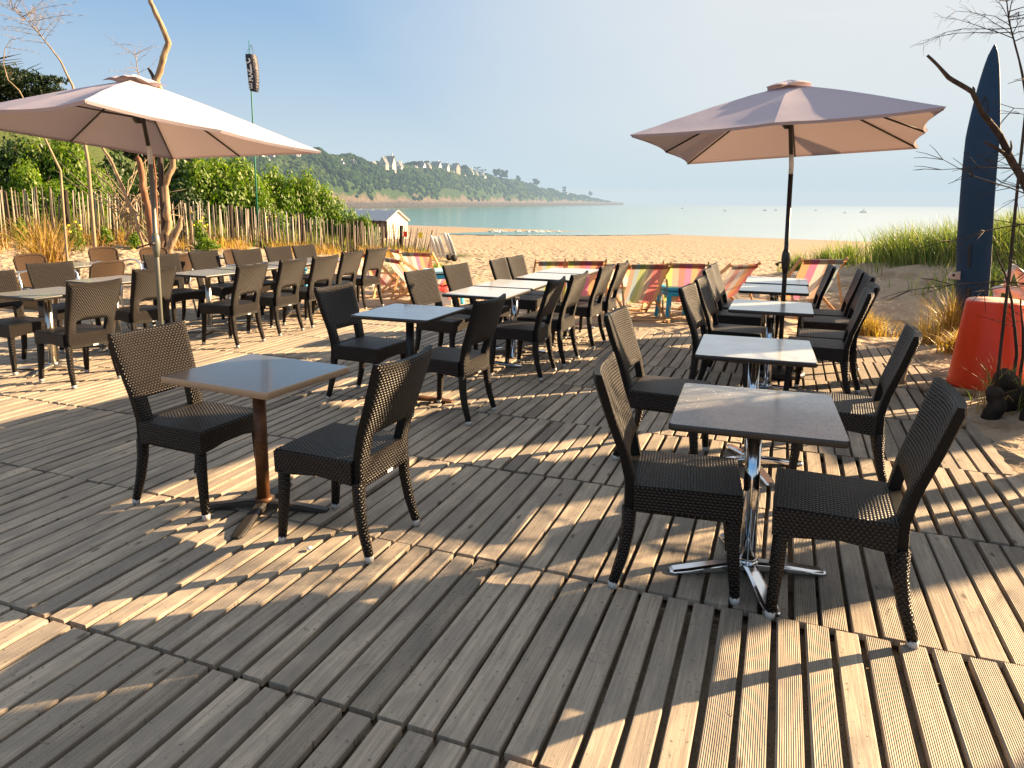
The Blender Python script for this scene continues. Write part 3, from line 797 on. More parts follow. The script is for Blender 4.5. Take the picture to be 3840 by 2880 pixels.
# ------------------------------------------------------------------ striped deckchairs on the sand
def make_deckchair(st, recl=0.0, wd=.56):
    root = empty('deckchair', (0, 0, 0)); WD = MATS['chair_wood']; h = wd / 2
    tb = (-.42 - recl, .80 - recl * .5); fb = (.42, .40)
    for s_ in (-1, 1):
        mb = MB(); mb.beam((s_ * (h + .012), .58, .0), (s_ * (h + .012), tb[0] - .03, tb[1] + .04), .045, .022, up=(1, 0, 0)); mb.build('long_rail', WD, root, bevel=.003)
        mb = MB(); mb.beam((s_ * (h - .012), -.50, .0), (s_ * (h - .012), fb[0] + .03, fb[1] + .02), .045, .022, up=(1, 0, 0)); mb.build('short_rail', WD, root, bevel=.003)
        mb = MB(); mb.beam((s_ * (h + .035), -.42, .05), (s_ * (h + .035), -.2, .62), .035, .018, up=(1, 0, 0)); mb.build('prop', WD, root)
    for (y, z, nm) in ((tb[0], tb[1], 'top_bar'), (fb[0], fb[1], 'front_bar'), (-.44, .05, 'back_bar'), (.52, .05, 'foot_bar')):
        mb = MB(); mb.tube([(-h - .02, y, z), (h + .02, y, z)], .014, 8); mb.build(nm, WD, root)
    mb = MB(); n = 18; m = 8; w = wd - .07; pts = []
    for i in range(n + 1):
        t = i / n; y = lerp(tb[0], fb[0], t); z = lerp(tb[1], fb[1], t) - .42 * (4 * t * (1 - t)) ** 1.0 * (.55 + .45 * t) ; pts.append((y, z))
    vs = []; uvs = []
    for i, (y, z) in enumerate(pts):
        for j in range(m + 1):
            x = (j / m - .5) * w; vs.append((x, y, z + .012 * (1 - (2 * j / m - 1) ** 2) * -1)); uvs.append((j / m, i / n))
    fs = [(i * (m + 1) + j, i * (m + 1) + j + 1, (i + 1) * (m + 1) + j + 1, (i + 1) * (m + 1) + j) for i in range(n) for j in range(m)]
    mb.add(vs, fs, uvs=[[uvs[q] for q in f] for f in fs]); mb.build('sling', MATS['stripe_' + st], root)
    mb = MB(); vs = []; uvs = []
    for i in range(7):
        a = math.pi * i / 6
        for j in range(m + 1):
            x = (j / m - .5) * (w + .004); vs.append((x, tb[0] - .021 * math.sin(a), tb[1] + .021 * math.cos(a) if i < 4 else tb[1] - .05 * (i - 3) / 3)); uvs.append((j / m, 0))
    fs = [(i * (m + 1) + j, i * (m + 1) + j + 1, (i + 1) * (m + 1) + j + 1, (i + 1) * (m + 1) + j) for i in range(6) for j in range(m)]
    mb.add(vs, fs, uvs=[[uvs[q] for q in f] for f in fs]); mb.build('sling_hem', MATS['stripe_dark_' + st], root)
    return root
def put_deckchair(st, sx_, sy_, Y, deg, label, recl=0.0, top=.80, wd=.56):
    """top bar centre at the given sight line"""
    c = make_deckchair(st, recl, wd); p = at(sx_, sy_, Y)
    a = R(deg); off = Vector((math.cos(a), math.sin(a))) * -(.42 + recl)      # facing direction
    x, y = p.x - off.x, p.y - off.y
    c.location = (x, y, zt(x, y) - .02); c.rotation_euler = (0, 0, a - math.pi / 2)
    s_ = (p.z - c.location.z) / (.80 - recl * .5); tag(c, label, 'deckchair', 'striped deckchairs on the sand')
    return c, s_
DCH = [
 ('a', 2434, 1052, 9.7, 98, 'deckchair with pale blue, lime and coral stripes, centre of the row behind the terrace', 0.0, .58),
 ('b', 2570, 1033, 9.75, 80, 'deckchair with lime, pink and orange stripes right of the central blue stool', 0.0, .58),
 ('d', 2330, 1027, 10.9, 60, 'deckchair with cream and pink stripes leaning behind the lone right-hand chair pair', .10, .56),
 ('b', 2195, 1047, 10.1, 92, 'deckchair with lime and red stripes seen under the farthest middle tables', 0.0, .56),
 ('a', 2080, 1062, 10.6, 95, 'deckchair with striped cloth almost hidden behind the farthest middle table', 0.0, .56),
 ('e', 3080, 1073, 9.4, 96, 'deckchair with orange, magenta and cream stripes right of the white table row', 0.0, .62),
 ('d', 2790, 1045, 10.3, 118, 'pink deckchair side-on between the white tables and the left chairs', .05, .56),
 ('c', 1474, 998, 11.6, 35, 'big deckchair with taupe, cream, magenta and orange stripes behind the line of five chairs', .12, .62),
 ('d', 1480, 938, 13.6, 30, 'deckchair with cream and coral stripes nearest the end of the paling fence', .0, .56),
 ('c', 1561, 976, 12.6, 75, 'deckchair with cream, pink and orange stripes in front of the green tuft', .0, .6),
 ('d', 1345, 985, 12.4, 60, 'pink deckchair glimpsed between the last two chairs of the line of five', .0, .56),
]
for (st, a1, b1, Y, dg, lb, rc, wd) in DCH: put_deckchair(st, a1, b1, Y, dg, lb, rc, wd=wd)

# blue plastic stools between the deckchairs
def stool(x, y, deg, s_, pale, label):
    root = empty('plastic_stool', (x, y, zt(x, y)), R(deg), label, 'stool', 'blue plastic stools by the deckchairs')
    M_ = MATS['plastic_pale' if pale else 'plastic_blue']
    mb = MB(); mb.box((0, 0, .40 * s_), (.42 * s_, .40 * s_, .045)); tp_ = mb.build('seat', M_, root, bevel=.012)
    mb = MB(); mb.box((0, 0, .34 * s_), (.38 * s_, .36 * s_, .07)); mb.build('apron', MATS['plastic_blue'], root, bevel=.01)
    for a in (-1, 1):
        for b in (-1, 1):
            mb = MB(); mb.beam((a * .17 * s_, b * .16 * s_, .32 * s_), (a * .20 * s_, b * .19 * s_, 0), .06, .05); mb.build('leg', MATS['plastic_blue'], root, bevel=.006)
    return root
p = ground_hit(1655, 1125); stool(-1.15, 11.7, 20, 1.35, True, 'pale blue plastic stool in front of the green tuft, behind the middle tables')
stool(2.35, 10.05, 10, 1.1, False, 'blue plastic stool between the two central deckchairs')
stool(2.72, 9.72, -10, 1.0, False, 'blue plastic stool under the lime and pink deckchair')
stool(-3.98, 12.9, 20, 1.1, False, 'teal blue plastic stool glimpsed through the left row of chairs')
mb = MB(); p = Vector((-1.2, 11.45, zt(-1.2, 11.45) + .30))
vs = []
for j in range(9):
    for i in range(9):
        a, b = i / 8 - .5, j / 8 - .5
        vs.append((p.x + a * .42, p.y + b * .34, p.z + .05 * noise.noise(Vector((a * 5, b * 5, 2))) - .16 * (abs(a) > .42) - .3 * max(0, -b - .3)))
mb.add(vs, [(j * 9 + i, j * 9 + i + 1, (j + 1) * 9 + i + 1, (j + 1) * 9 + i) for j in range(8) for i in range(8)])
# (red towel draped on a low crate)
cr = empty('beach_crate', (p.x, p.y, zt(p.x, p.y)), R(15), 'small pale crate standing beside the pale blue stool', 'crate')
m2 = MB(); m2.box((0, 0, .14), (.40, .3, .27)); m2.build('body', MATS['board_white'], cr, bevel=.01)
o = mb.build('beach_towel', MATS['cloth_red']); tag(o, 'red towel draped over the small pale crate', 'towel')

# ------------------------------------------------------------------ right edge: windsurf board, pot, shell, timber
def curve_board(name, L, W, T, n=26, m=10, tail=.55):
    pass
bx, by = at(3640, 1290, 8.1).x, 8.1
root = empty('windsurf_board', (bx, by, zt(bx, by) - .05), 0, 'tall navy blue windsurf board with white rim standing upright in the dune sand', 'windsurf board')
tipw = at(3722, 165, 8.25); Lb = tipw.z - root.location.z
N_ = 30; yaw = R(-62); cy_, sy_ = math.cos(yaw), math.sin(yaw)
def board_pt(t, a, side):
    """t along the board, a across -1..1, side +1 deck / -1 hull"""
    wv = .205 * min(1, (1 - t) * 3.4 + .0) ** .55 * (1 - .12 * t) if t > .7 else .205 * (.80 + .2 * sstep(0, .35, t)) * (1 - .12 * t)
    th = .055 * (1 - a * a) ** .5 * min(1, (1 - t) * 6 + .15) * (1.0 if side > 0 else .8)
    x = a * wv; yb = side * th + .16 * (t - .5) ** 2 * (1 if t > .5 else .3)
    lean = (tipw.x - bx) * t; ly = (tipw.y - by) * t
    return Vector((x * cy_ - yb * sy_ + lean - .05 * math.sin(math.pi * t), x * sy_ + yb * cy_ + ly, t * Lb))
for nm, side, mt in (('hull', -1, 'board_navy'), ('deck_side', 1, 'board_white')):
    mb = MB(); vs = []
    for i in range(N_ + 1):
        for j in range(13):
            a = math.sin((j / 12 - .5) * math.pi); vs.append(board_pt(min(.999, i / N_), a, side))
    fs = [(i * 13 + j, i * 13 + j + 1, (i + 1) * 13 + j + 1, (i + 1) * 13 + j) for i in range(N_) for j in range(12)]
    mb.add(vs, fs); mb.build(nm, MATS[mt], root)
for t0, t1 in ((.27, .345), (.12, .20)):
    mb = MB(); A = board_pt(t0, -.1, -1); B = board_pt(t1, -.1, -1); nrm_ = Vector((sy_, -cy_, 0)) * .004
    mb.beam(A + nrm_, B + nrm_, .035, .008, up=tuple(nrm_)); mb.build('centreboard_slot', MATS['board_black'], root)
mb = MB(); A = board_pt(.24, -.75, -1)
q = [Vector((.02, -.02, .045)), Vector((-.13, -.05, .02)), Vector((-.15, -.055, -.01)), Vector((-.14, -.05, -.035)), Vector((.02, -.02, -.06))]
vs = [A + v for v in q] + [A + v + Vector((.004, .02, 0)) for v in q]
mb.add(vs, [(0, 1, 2, 3, 4), (9, 8, 7, 6, 5)] + [(k, (k + 1) % 5, (k + 1) % 5 + 5, k + 5) for k in range(5)], smooth=False)
bk = mb.build('bracket', MATS['grey_plastic'], root)
mb = MB(); mb.tube([A + Vector((-.085, -.045, .0)), A + Vector((-.084, -.010, .0))], .017, 10); mb.build('bolt_hole', MATS['board_black'], bk)
# chevron marks near the nose
mb = MB()
for k in (-1, 1):
    A = board_pt(.835, 0, -1) + Vector((sy_, -cy_, 0)) * .006; B = board_pt(.78, k * .35, -1) + Vector((sy_, -cy_, 0)) * .006
    mb.beam(A, B, .012, .004, up=(sy_, -cy_, 0))
mb.build('chevron_mark', MATS['board_black'], root)

px_, py_ = 4.20, 6.12
root = empty('planter', (px_, py_, zt(px_, py_) - .03), 0, 'bright orange red conical tub, wider at its foot, beside the navy board', 'planter tub')
mb = MB(); mb.lathe([(.310, 0), (.312, .02), (.300, .10), (.225, .735), (.221, .752), (.214, .757)], 48); mb.build('tub', MATS['pot_red'], root)
mb = MB(); mb.lathe([(.210, .750), (.210, .7615), (.204, .764)], 48); mb.build('lid', MATS['pot_top'], root)

# cream moulded shell (upturned bow of a small boat) leaning behind the tub
root = empty('boat_bow', (4.95, 6.95, zt(4.95, 6.95)), 0, 'cream moulded hull piece with a curved rounded end, leaning behind the orange red tub', 'boat part')
rl_ = Vector(root.location)
def bw(a1, b1, Y=6.95): return at(a1, b1, Y) - rl_
mb = MB(); mb.tube([bw(3728, 1088), bw(3765, 1082), bw(3800, 1092), bw(3850, 1135), bw(3900, 1200)], [.05, .075, .09, .10, .11], 12, squash=.6); mb.build('hull', MATS['shell_cream'], root)
mb = MB(); mb.tube([bw(3772, 1075, 6.9), bw(3783, 1030, 6.9), bw(3802, 1000, 6.9), bw(3822, 1020, 6.9), bw(3838, 1070, 6.9), bw(3850, 1130, 6.9)], [.03, .045, .05, .055, .06, .06], 10, squash=.6); mb.build('rim', MATS['shell_cream'], root)
mb = MB(); mb.tube([bw(3742, 1090), bw(3732, 1140), bw(3735, 1200), Vector((bw(3740, 1260).x, 0, .0))], [.035, .03, .03, .035], 8); mb.build('arm', MATS['shell_cream'], root)

def log(name, p0, p1, r0, r1, matn, label, cat, bumpy=.12, n=10):
    mb = MB(); p0 = Vector(p0); p1 = Vector(p1); k = 8; pts = []; rs = []
    for i in range(k + 1):
        t = i / k; pts.append(p0.lerp(p1, t) + Vector((noise.noise(Vector((t * 3, p0.x, 1))), noise.noise(Vector((t * 3, p0.y, 5))), 0)) * r0 * .6); rs.append(lerp(r0, r1, t) * (1 + bumpy * noise.noise(Vector((t * 6, p0.x, 9)))))
    mb.tube(pts, rs, n); o = mb.build(name, MATS[matn]); return tag(o, label, cat)
log('timber_stump', (3.80, 5.32, 0), (3.83, 5.34, .30),   .10, .085, 'timber_dark', 'taller dark timber stump at the right edge below the orange red tub', 'stump')
log('timber_stump', (3.60, 5.15, .0), (3.61, 5.16, .24), .065, .055, 'timber_dark', 'short dark timber stump in front of the taller stump', 'stump')
log('timber_stump', (3.80, 5.0, .0), (3.82, 5.02, .30), .085, .075, 'timber_dark', 'dark timber stump touching the right edge of the view', 'stump')
log('wooden_stake', (3.52, 6.25, 0), (3.62, 6.36, .30), .022, .018, 'driftwood', 'short weathered stake leaning against the foot of the orange red tub', 'stake')
log('wooden_stake', (3.63, 8.2, 0), (3.63, 8.2, .22), .016, .014, 'driftwood', 'thin upright stake at the deck edge left of the dry grass', 'stake')
log('wooden_stake', (3.30, 5.0, .02), (3.14, 5.25, .03), .025, .022, 'driftwood', 'short round stick lying on the sand behind the nearest right chair', 'stick')
log('wooden_stake', (3.55, 6.0, .02), (3.85, 5.75, .05), .03, .03, 'driftwood', 'flat weathered lath lying in the sand in front of the orange red tub', 'stick')

def limb(mb, pts, rads, n=8, rough=.15):
    P_ = [Vector(p) for p in pts]; out = []; rs = []
    for i in range(len(P_) - 1):
        for k in range(4):
            t = k / 4; p = P_[i].lerp(P_[i + 1], t); r_ = lerp(rads[i], rads[i + 1], t)
            w = Vector((noise.noise(p * 4), noise.noise(p * 4 + Vector((9, 0, 0))), noise.noise(p * 4 + Vector((0, 9, 0))))) * r_ * .9
            out.append(p + w); rs.append(r_ * (1 + rough * noise.noise(p * 11)))
    out.append(P_[-1]); rs.append(rads[-1]); mb.tube(out, rs, n)
# dark driftwood branch reaching in from the right edge
root = empty('driftwood_branch', (4.25, 5.5, zt(4.25, 5.5)), 0, 'dark crooked driftwood branch reaching up and left in front of the navy board', 'branch'); rl_ = root.location
def rel(sx_, sy_, Y): return at(sx_, sy_, Y) - rl_
mb = MB(); limb(mb, [Vector((0, 0, 0)), rel(3960, 1000, 5.5), rel(3880, 760, 5.5), rel(3840, 690, 5.5), rel(3785, 585, 5.5), rel(3745, 505, 5.5), rel(3690, 430, 5.45), rel(3645, 345, 5.4), rel(3560, 290, 5.4), rel(3520, 250, 5.4), rel(3478, 208, 5.4)], [.06, .045, .035, .030, .028, .024, .021, .019, .016, .013, .010])
mb.build('main_limb', MATS['dark_branch'], root)
for pts, rs in (([(3790, 590), (3740, 560), (3690, 532)], [.018, .014, .009]), ([(3645, 347), (3652, 335), (3648, 325)], [.013, .009, .005]), ([(3783, 580), (3792, 550), (3790, 527)], [.012, .008, .004])):
    mb = MB(); limb(mb, [rel(a, b, 5.46) for a, b in pts], rs, 6); mb.build('side_twig', MATS['dark_branch'], root)

def twig_tree(name, pts, rs, Y, label, cat, matn, nspray, spray_len, seed, fine=.0035, up=.6, spray=True):
    random.seed(seed); P_ = [at(a, b, Y) for a, b in pts]; base = P_[0].copy(); gz = zt(base.x, base.y); root = empty(name, (base.x, base.y, gz), 0, label, cat)
    P_ = [p - Vector(root.location) for p in P_]
    if P_[0].z > .05: P_ = [Vector((0, 0, -.05))] + P_; rs = [rs[0] * 1.15] + list(rs)
    mb = MB(); limb(mb, P_, rs, 7); mb.build('stem', MATS[matn], root)
    mb = MB()
    for k in range(nspray):
        i = random.randrange(len(P_) // 2, len(P_) - 1); t = rnd(); p = P_[i].lerp(P_[i + 1], t)
        d = Vector((U(-1, 1), U(-.6, .6), U(-.1, 1) * up)).normalized(); L = spray_len * U(.4, 1)
        q = [p]; 
        for j in range(5): d = (d + Vector((U(-.25, .25), U(-.2, .2), U(-.2, .15)))).normalized(); q.append(q[-1] + d * L / 5)
        mb.tube(q, [fine * (1 - j / 6) + .0008 for j in range(6)], 4)
        for j in range(1, 6):
            for m_ in range(3):
                d2 = (d + Vector((U(-1, 1), U(-.6, .6), U(-.8, .8)))).normalized(); mb.tube([q[j], q[j] + d2 * L * .10, q[j] + d2 * L * .16 + Vector((0, 0, -.01))], [fine * .45, fine * .35, fine * .25], 3)
    if nspray: mb.build('twigs', MATS[matn], root)
    return root
twig_tree('dead_twig', [(3850, 380), (3832, 280), (3808, 180), (3785, 80), (3770, -40)], [.010, .008, .006, .005, .003], 5.2, 'thin dead twig with fine sprays rising at the top right corner', 'twig', 'dark_branch', 22, .75, 3, .0028, .3)
twig_tree('bare_shrub', [(3800, 1440), (3812, 1330), (3806, 1240), (3795, 1130), (3770, 1030), (3735, 945)], [.014, .013, .012, .010, .008, .004], 5.75, 'dark bare stem curving up in front of the orange red tub', 'twig', 'dark_branch', 6, .25, 4, .002, .4)
twig_tree('bare_shrub', [(3822, 1450), (3835, 1340), (3836, 1230), (3826, 1120)], [.014, .012, .010, .005], 5.7, 'second dark bare stem at the right rim of the orange red tub', 'twig', 'dark_branch', 4, .25, 5, .002, .4)

# ------------------------------------------------------------------ driftwood and dead trees on the left, between terrace and fence
YD = 14.0
twig_tree('driftwood_pole', [(605, 925), (628, 830), (628, 780), (618, 700), (640, 640), (655, 585), (650, 480), (590, 300), (612, 220), (628, 160), (612, 110), (590, 60), (562, -10)], [.085, .075, .07, .062, .06, .056, .058, .062, .056, .055, .050, .046, .042], YD, 'tall crooked pale driftwood trunk rising above the left parasol', 'driftwood', 'driftwood', 0, 0, 11)
twig_tree('driftwood_pole', [(575, 940), (562, 820), (548, 760), (535, 690), (528, 640), (512, 590)], [.065, .07, .062, .066, .06, .05], 14.3, 'thick reddish bark trunk standing just behind the left parasol pole', 'driftwood', 'red_bark', 0, 0, 12)
twig_tree('driftwood_pole', [(632, 935), (655, 880), (668, 850), (682, 815)], [.075, .07, .055, .03], 13.6, 'short pale driftwood stump leaning right, right of the left parasol pole', 'driftwood', 'driftwood', 0, 0, 13)
twig_tree('driftwood_pole', [(537, 915), (500, 800), (455, 690), (410, 590), (370, 528)], [.030, .03, .028, .024, .018], 13.8, 'long thin leaning pole crossing from the parasol pole up to the left', 'driftwood', 'driftwood', 0, 0, 14)
twig_tree('driftwood_pole', [(590, 900), (588, 780), (582, 650), (572, 560)], [.02, .02, .018, .012], 13.7, 'thin straight upright pole between the two driftwood trunks', 'driftwood', 'red_bark', 0, 0, 15)
twig_tree('driftwood_snag', [(585, 320), (572, 290), (560, 260), (553, 257)], [.05, .035, .025, .008], 14.0, 'small dark broken snag rising just above the left parasol top', 'driftwood', 'dark_branch', 0, 0, 16)
twig_tree('dead_sapling', [(330, 600), (300, 430), (270, 320), (225, 225), (190, 180), (150, 130), (110, 85), (60, 45), (25, 18)], [.03, .026, .02, .015, .012, .010, .008, .006, .003], 13.0, 'thin bare dead sapling leaning left against the sky above the left parasol', 'dead tree', 'twig', 30, 1.0, 21, .0045, .8)
twig_tree('dead_sapling', [(225, 640), (150, 480), (72, 340), (30, 300), (12, 240), (18, 185), (40, 150), (90, 140)], [.02, .015, .010, .008, .007, .006, .005, .003], 12.5, 'thin arching dead stem curling at the left edge against the sky', 'dead tree', 'twig', 5, .5, 22, .003, .5)
twig_tree('dead_sapling', [(560, 620), (535, 420), (520, 280), (510, 220), (500, 165)], [.02, .015, .010, .007, .003], 14.4, 'faint bare twig rising behind the peak of the left parasol', 'dead tree', 'twig', 12, .6, 23, .003, .8)
# tangle of dead brush leaning around the trunks
root = empty('dead_brush', (at(520, 900, 14.6).x, 14.6, zt(at(520, 900, 14.6).x, 14.6)), 0, 'tangle of dry fallen branches around the driftwood trunks in front of the fence', 'brush')
random.seed(31); mb = MB()
for k in range(46):
    a = at(U(430, 610), U(800, 930), 14.8) - Vector(root.location); b = at(U(190, 640), U(540, 740), 15.3 + U(-.5, .6)) - Vector(root.location)
    if k % 3 == 0: a = at(U(560, 640), U(700, 900), 14.8) - Vector(root.location); b = a + Vector((U(-1.2, .7), U(-.2, .4), U(.1, .8)))
    m_ = a.lerp(b, .5) + Vector((U(-.2, .2), 0, U(-.05, .25))); mb.tube([a, a.lerp(m_, .5) + Vector((0, 0, .03)), m_, b], [.014, .012, .010, .004], 5)
mb.build('branches', MATS['twig'], root)

# ------------------------------------------------------------------ windsock
wx, wy = at(948, 400, 22).x, 22.0
gz = zt(wx, wy); root = empty('windsock_pole', (wx, wy, gz), 0, 'slim green pole flying a dark windsock above the bushes', 'flagpole')
topz = at(935, 150, 22).z - gz
pb = at(960, 700, 22); pt = at(933, 148, 22)
def wp(z): t = (z + gz - pb.z) / (pt.z - pb.z); return Vector((lerp(pb.x, pt.x, t) - wx, 0, z))
mb = MB(); mb.tube([wp(0), wp(topz * .4), wp(topz * .75), wp(topz)], [.030, .026, .020, .010], 8); mb.build('mast', MATS['pole_green'], root)
sr = empty('windsock', (0, 0, 0), 0, 'dark navy windsock with white lettering hanging from the top of the green pole', 'windsock')
s0 = at(940, 206, 21.85); s1 = at(953, 343, 21.85); sr.location = s0
mb = MB(); axis = s1 - s0; n = 16; vs = []
prof = [(0, .155), (.05, .165), (.25, .168), (.5, .165), (.75, .155), (.93, .135), (1, .115)]
for t, r_ in prof:
    c = axis * t + Vector((.03 * math.sin(t * 3), 0, 0))
    for k in range(n):
        a = 2 * math.pi * k / n; rr_ = r_ * (1 + .05 * math.sin(3 * a + t * 5)); vs.append(c + Vector((math.cos(a) * rr_, math.sin(a) * rr_, -.02 * math.cos(a) * t)))
fs = [(i * n + k, i * n + (k + 1) % n, (i + 1) * n + (k + 1) % n, (i + 1) * n + k) for i in range(len(prof) - 1) for k in range(n)]
mb.add(vs, fs); mb.build('tube', MATS['sock_navy'], sr)
mb = MB()
for k in range(4):
    a = math.pi / 4 + math.pi / 2 * k; mb.tube([Vector((math.cos(a) * .155, math.sin(a) * .155, 0)), Vector((-.02, .12, .32))], .004, 4)
mb.build('bridle', MATS['board_black'], sr)
tcu = bpy.data.curves.new('lettering', 'FONT'); tcu.body = 'MYSTIC'; tcu.size = .27; tcu.offset = .008; tcu.align_x = 'LEFT'; tcu.align_y = 'CENTER'; tcu.space_character = .92
to = bpy.data.objects.new('tmp_text', tcu); COL.objects.link(to); dg_ = bpy.context.evaluated_depsgraph_get(); dg_.update()
me = bpy.data.meshes.new_from_object(to.evaluated_get(dg_)); bpy.data.objects.remove(to)
# wrap the lettering round the sock, reading upwards from the badge at its foot
tw = max(v.co.x for v in me.vertices)
def onsock(t, c, lift=.006):      # t 0 top ..1 foot, c metres across
    r_ = lerp(.168, .150, t); a = -math.pi / 2 - .55 + c / r_; ax_ = axis * t + Vector((.03 * math.sin(t * 3), 0, 0))
    return ax_ + Vector((math.cos(a) * (r_ + lift) * 1.04, math.sin(a) * (r_ + lift) * 1.04, 0))
for v in me.vertices:
    f = v.co.x / tw; v.co = onsock(.76 - f * .64, v.co.y)
me.materials.clear(); me.materials.append(MATS['board_white'])
lo_ = bpy.data.objects.new('lettering', me); COL.objects.link(lo_); lo_.parent = sr
mb = MB(); q = [(.80, -.085), (.80, .085), (.94, .085), (.94, -.085)]
for (t0, c0, t1, c1) in ((.80, -.085, .82, .085), (.92, -.085, .94, .085), (.80, -.085, .94, -.065), (.80, .065, .94, .085), (.85, -.035, .89, .035)):
    G_ = [[onsock(lerp(t0, t1, i / 2), lerp(c0, c1, j / 4), .008) for j in range(5)] for i in range(3)]
    mb.add([p for r__ in G_ for p in r__], [(i * 5 + j, i * 5 + j + 1, (i + 1) * 5 + j + 1, (i + 1) * 5 + j) for i in range(2) for j in range(4)])
mb.build('badge', MATS['board_white'], sr)

# ------------------------------------------------------------------ paling fence
root = empty('paling_fence', (FA.x, FA.y, zt(FA.x, FA.y)), 0, 'long chestnut paling fence of split grey stakes in front of the bushes', 'fence'); rl_ = Vector(root.location)
random.seed(5); mb = MB(); s_ = -7.0; Lf = (FB - FA).length; posts = []
H0 = lambda s: lerp(1.22, .98, sstep(-2, 12, s))
while s_ < Lf + .1:
    wob = .10 * math.sin(s_ * 1.3) + .06 * noise.noise(Vector((s_ * .8, 0, 0)))
    p = FA + FD * s_ + FN * wob; z0 = zt(p.x, p.y, False); h_ = H0(s_) * U(.90, 1.07)
    lean = U(-.05, .05) + (.30 * sstep(9.5, Lf, s_) * 1.0 if s_ > 9 else 0); ln2 = U(-.04, .04)
    a = Vector((p.x, p.y, z0 - .1)); b = Vector((p.x + FD.x * lean + FN.x * ln2, p.y + FD.y * lean + FN.y * ln2, z0 + h_)); m_ = a.lerp(b, .5) + Vector((U(-.015, .015), U(-.015, .015), 0))
    w = U(.018, .031)
    mb.tube([a - rl_, m_ - rl_, b - rl_], [w, w * U(.85, 1.1), w * .6], 4, a=rnd() ** .8, squash=U(.4, .8))
    s_ += U(.040, .062) if rnd() < .93 else U(.03, .10)
mb.build('pales', MATS['paling'], root, attr=True)
for s_ in (-5.4, -2.9, -.4, 1.35, 3.4, 5.25, 7.3, 9.2, 10.8):
    p = FA + FD * s_ + FN * .06; z0 = zt(p.x, p.y, False); mb = MB()
    mb.tube([Vector((p.x, p.y, z0 - .2)) - rl_, Vector((p.x + U(-.03, .03), p.y, z0 + H0(s_) + .04)) - rl_], [.062, .055], 7); mb.build('post', MATS['timber_dark'], root)
mb = MB()
for zz in (.25, .8):
    pts = []
    s_ = -7
    while s_ < Lf: 
        p = FA + FD * s_ + FN * (.10 * math.sin(s_ * 1.3)); pts.append(Vector((p.x, p.y, zt(p.x, p.y, False) + zz)) - rl_); s_ += .35
    mb.tube(pts, .004, 4)
mb.build('wire', MATS['black_metal'], root)

# ------------------------------------------------------------------ leaves and grass
def leaf_cloud(n, rx, ry, rz, size, seed, clumps=14, flat=.55):
    """uneven crown built of small leaves gathered in clumps"""
    random.seed(seed); mb = MB(); cl = []
    for k in range(clumps):
        a, e = U(0, 6.283), U(-.25, 1.35); r_ = U(.35, .78)
        cl.append((Vector((math.cos(a) * math.cos(e) * r_, math.sin(a) * math.cos(e) * r_, max(.05, math.sin(e) * r_))), U(.25, .42)))
    for k in range(n):
        c, cr = random.choice(cl); d = Vector((random.gauss(0, 1), random.gauss(0, 1), random.gauss(0, 1))).normalized() * cr * (U(.55, 1.06))
        p = c + d; 
        if p.z < 0: p.z = -p.z * .3
        P_ = Vector((p.x * rx, p.y * ry, p.z * rz)); s_ = size * U(.6, 1.25)
        nv = (d.normalized() + Vector((U(-.9, .9), U(-.9, .9), U(-.4, 1.0)))).normalized()
        t1 = nv.cross(Vector((U(-1, 1), U(-1, 1), U(-1, 1)))).normalized(); t2 = nv.cross(t1)
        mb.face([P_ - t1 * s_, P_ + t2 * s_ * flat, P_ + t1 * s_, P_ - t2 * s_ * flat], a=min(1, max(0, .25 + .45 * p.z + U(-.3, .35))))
    return mb
def stems(h, w, n, seed):
    random.seed(seed); mb = MB()
    for k in range(n):
        a = U(0, 6.28); r_ = U(.2, .8) * w
        mb.tube([(0, 0, -.1), (math.cos(a) * r_ * .4, math.sin(a) * r_ * .4, h * .4), (math.cos(a) * r_, math.sin(a) * r_, h * U(.7, .95))], [.035, .022, .006], 5)
    return mb
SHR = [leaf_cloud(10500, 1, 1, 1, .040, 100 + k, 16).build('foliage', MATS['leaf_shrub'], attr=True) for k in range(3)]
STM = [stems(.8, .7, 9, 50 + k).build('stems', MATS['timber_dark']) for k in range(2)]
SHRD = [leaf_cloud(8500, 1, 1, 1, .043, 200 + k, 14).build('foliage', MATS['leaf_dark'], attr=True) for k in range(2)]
used = set()
def place_mesh(src, name, parent, scale):
    if src.name not in used and src.parent is None: used.add(src.name); o = src
    else: o = src.copy(); COL.objects.link(o)
    o.name = name; o.parent = parent; o.scale = scale; return o
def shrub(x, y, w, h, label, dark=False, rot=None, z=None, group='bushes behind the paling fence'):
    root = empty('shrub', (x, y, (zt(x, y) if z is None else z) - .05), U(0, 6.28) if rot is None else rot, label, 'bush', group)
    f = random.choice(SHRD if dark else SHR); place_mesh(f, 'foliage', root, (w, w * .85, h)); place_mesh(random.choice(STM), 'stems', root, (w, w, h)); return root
random.seed(77)
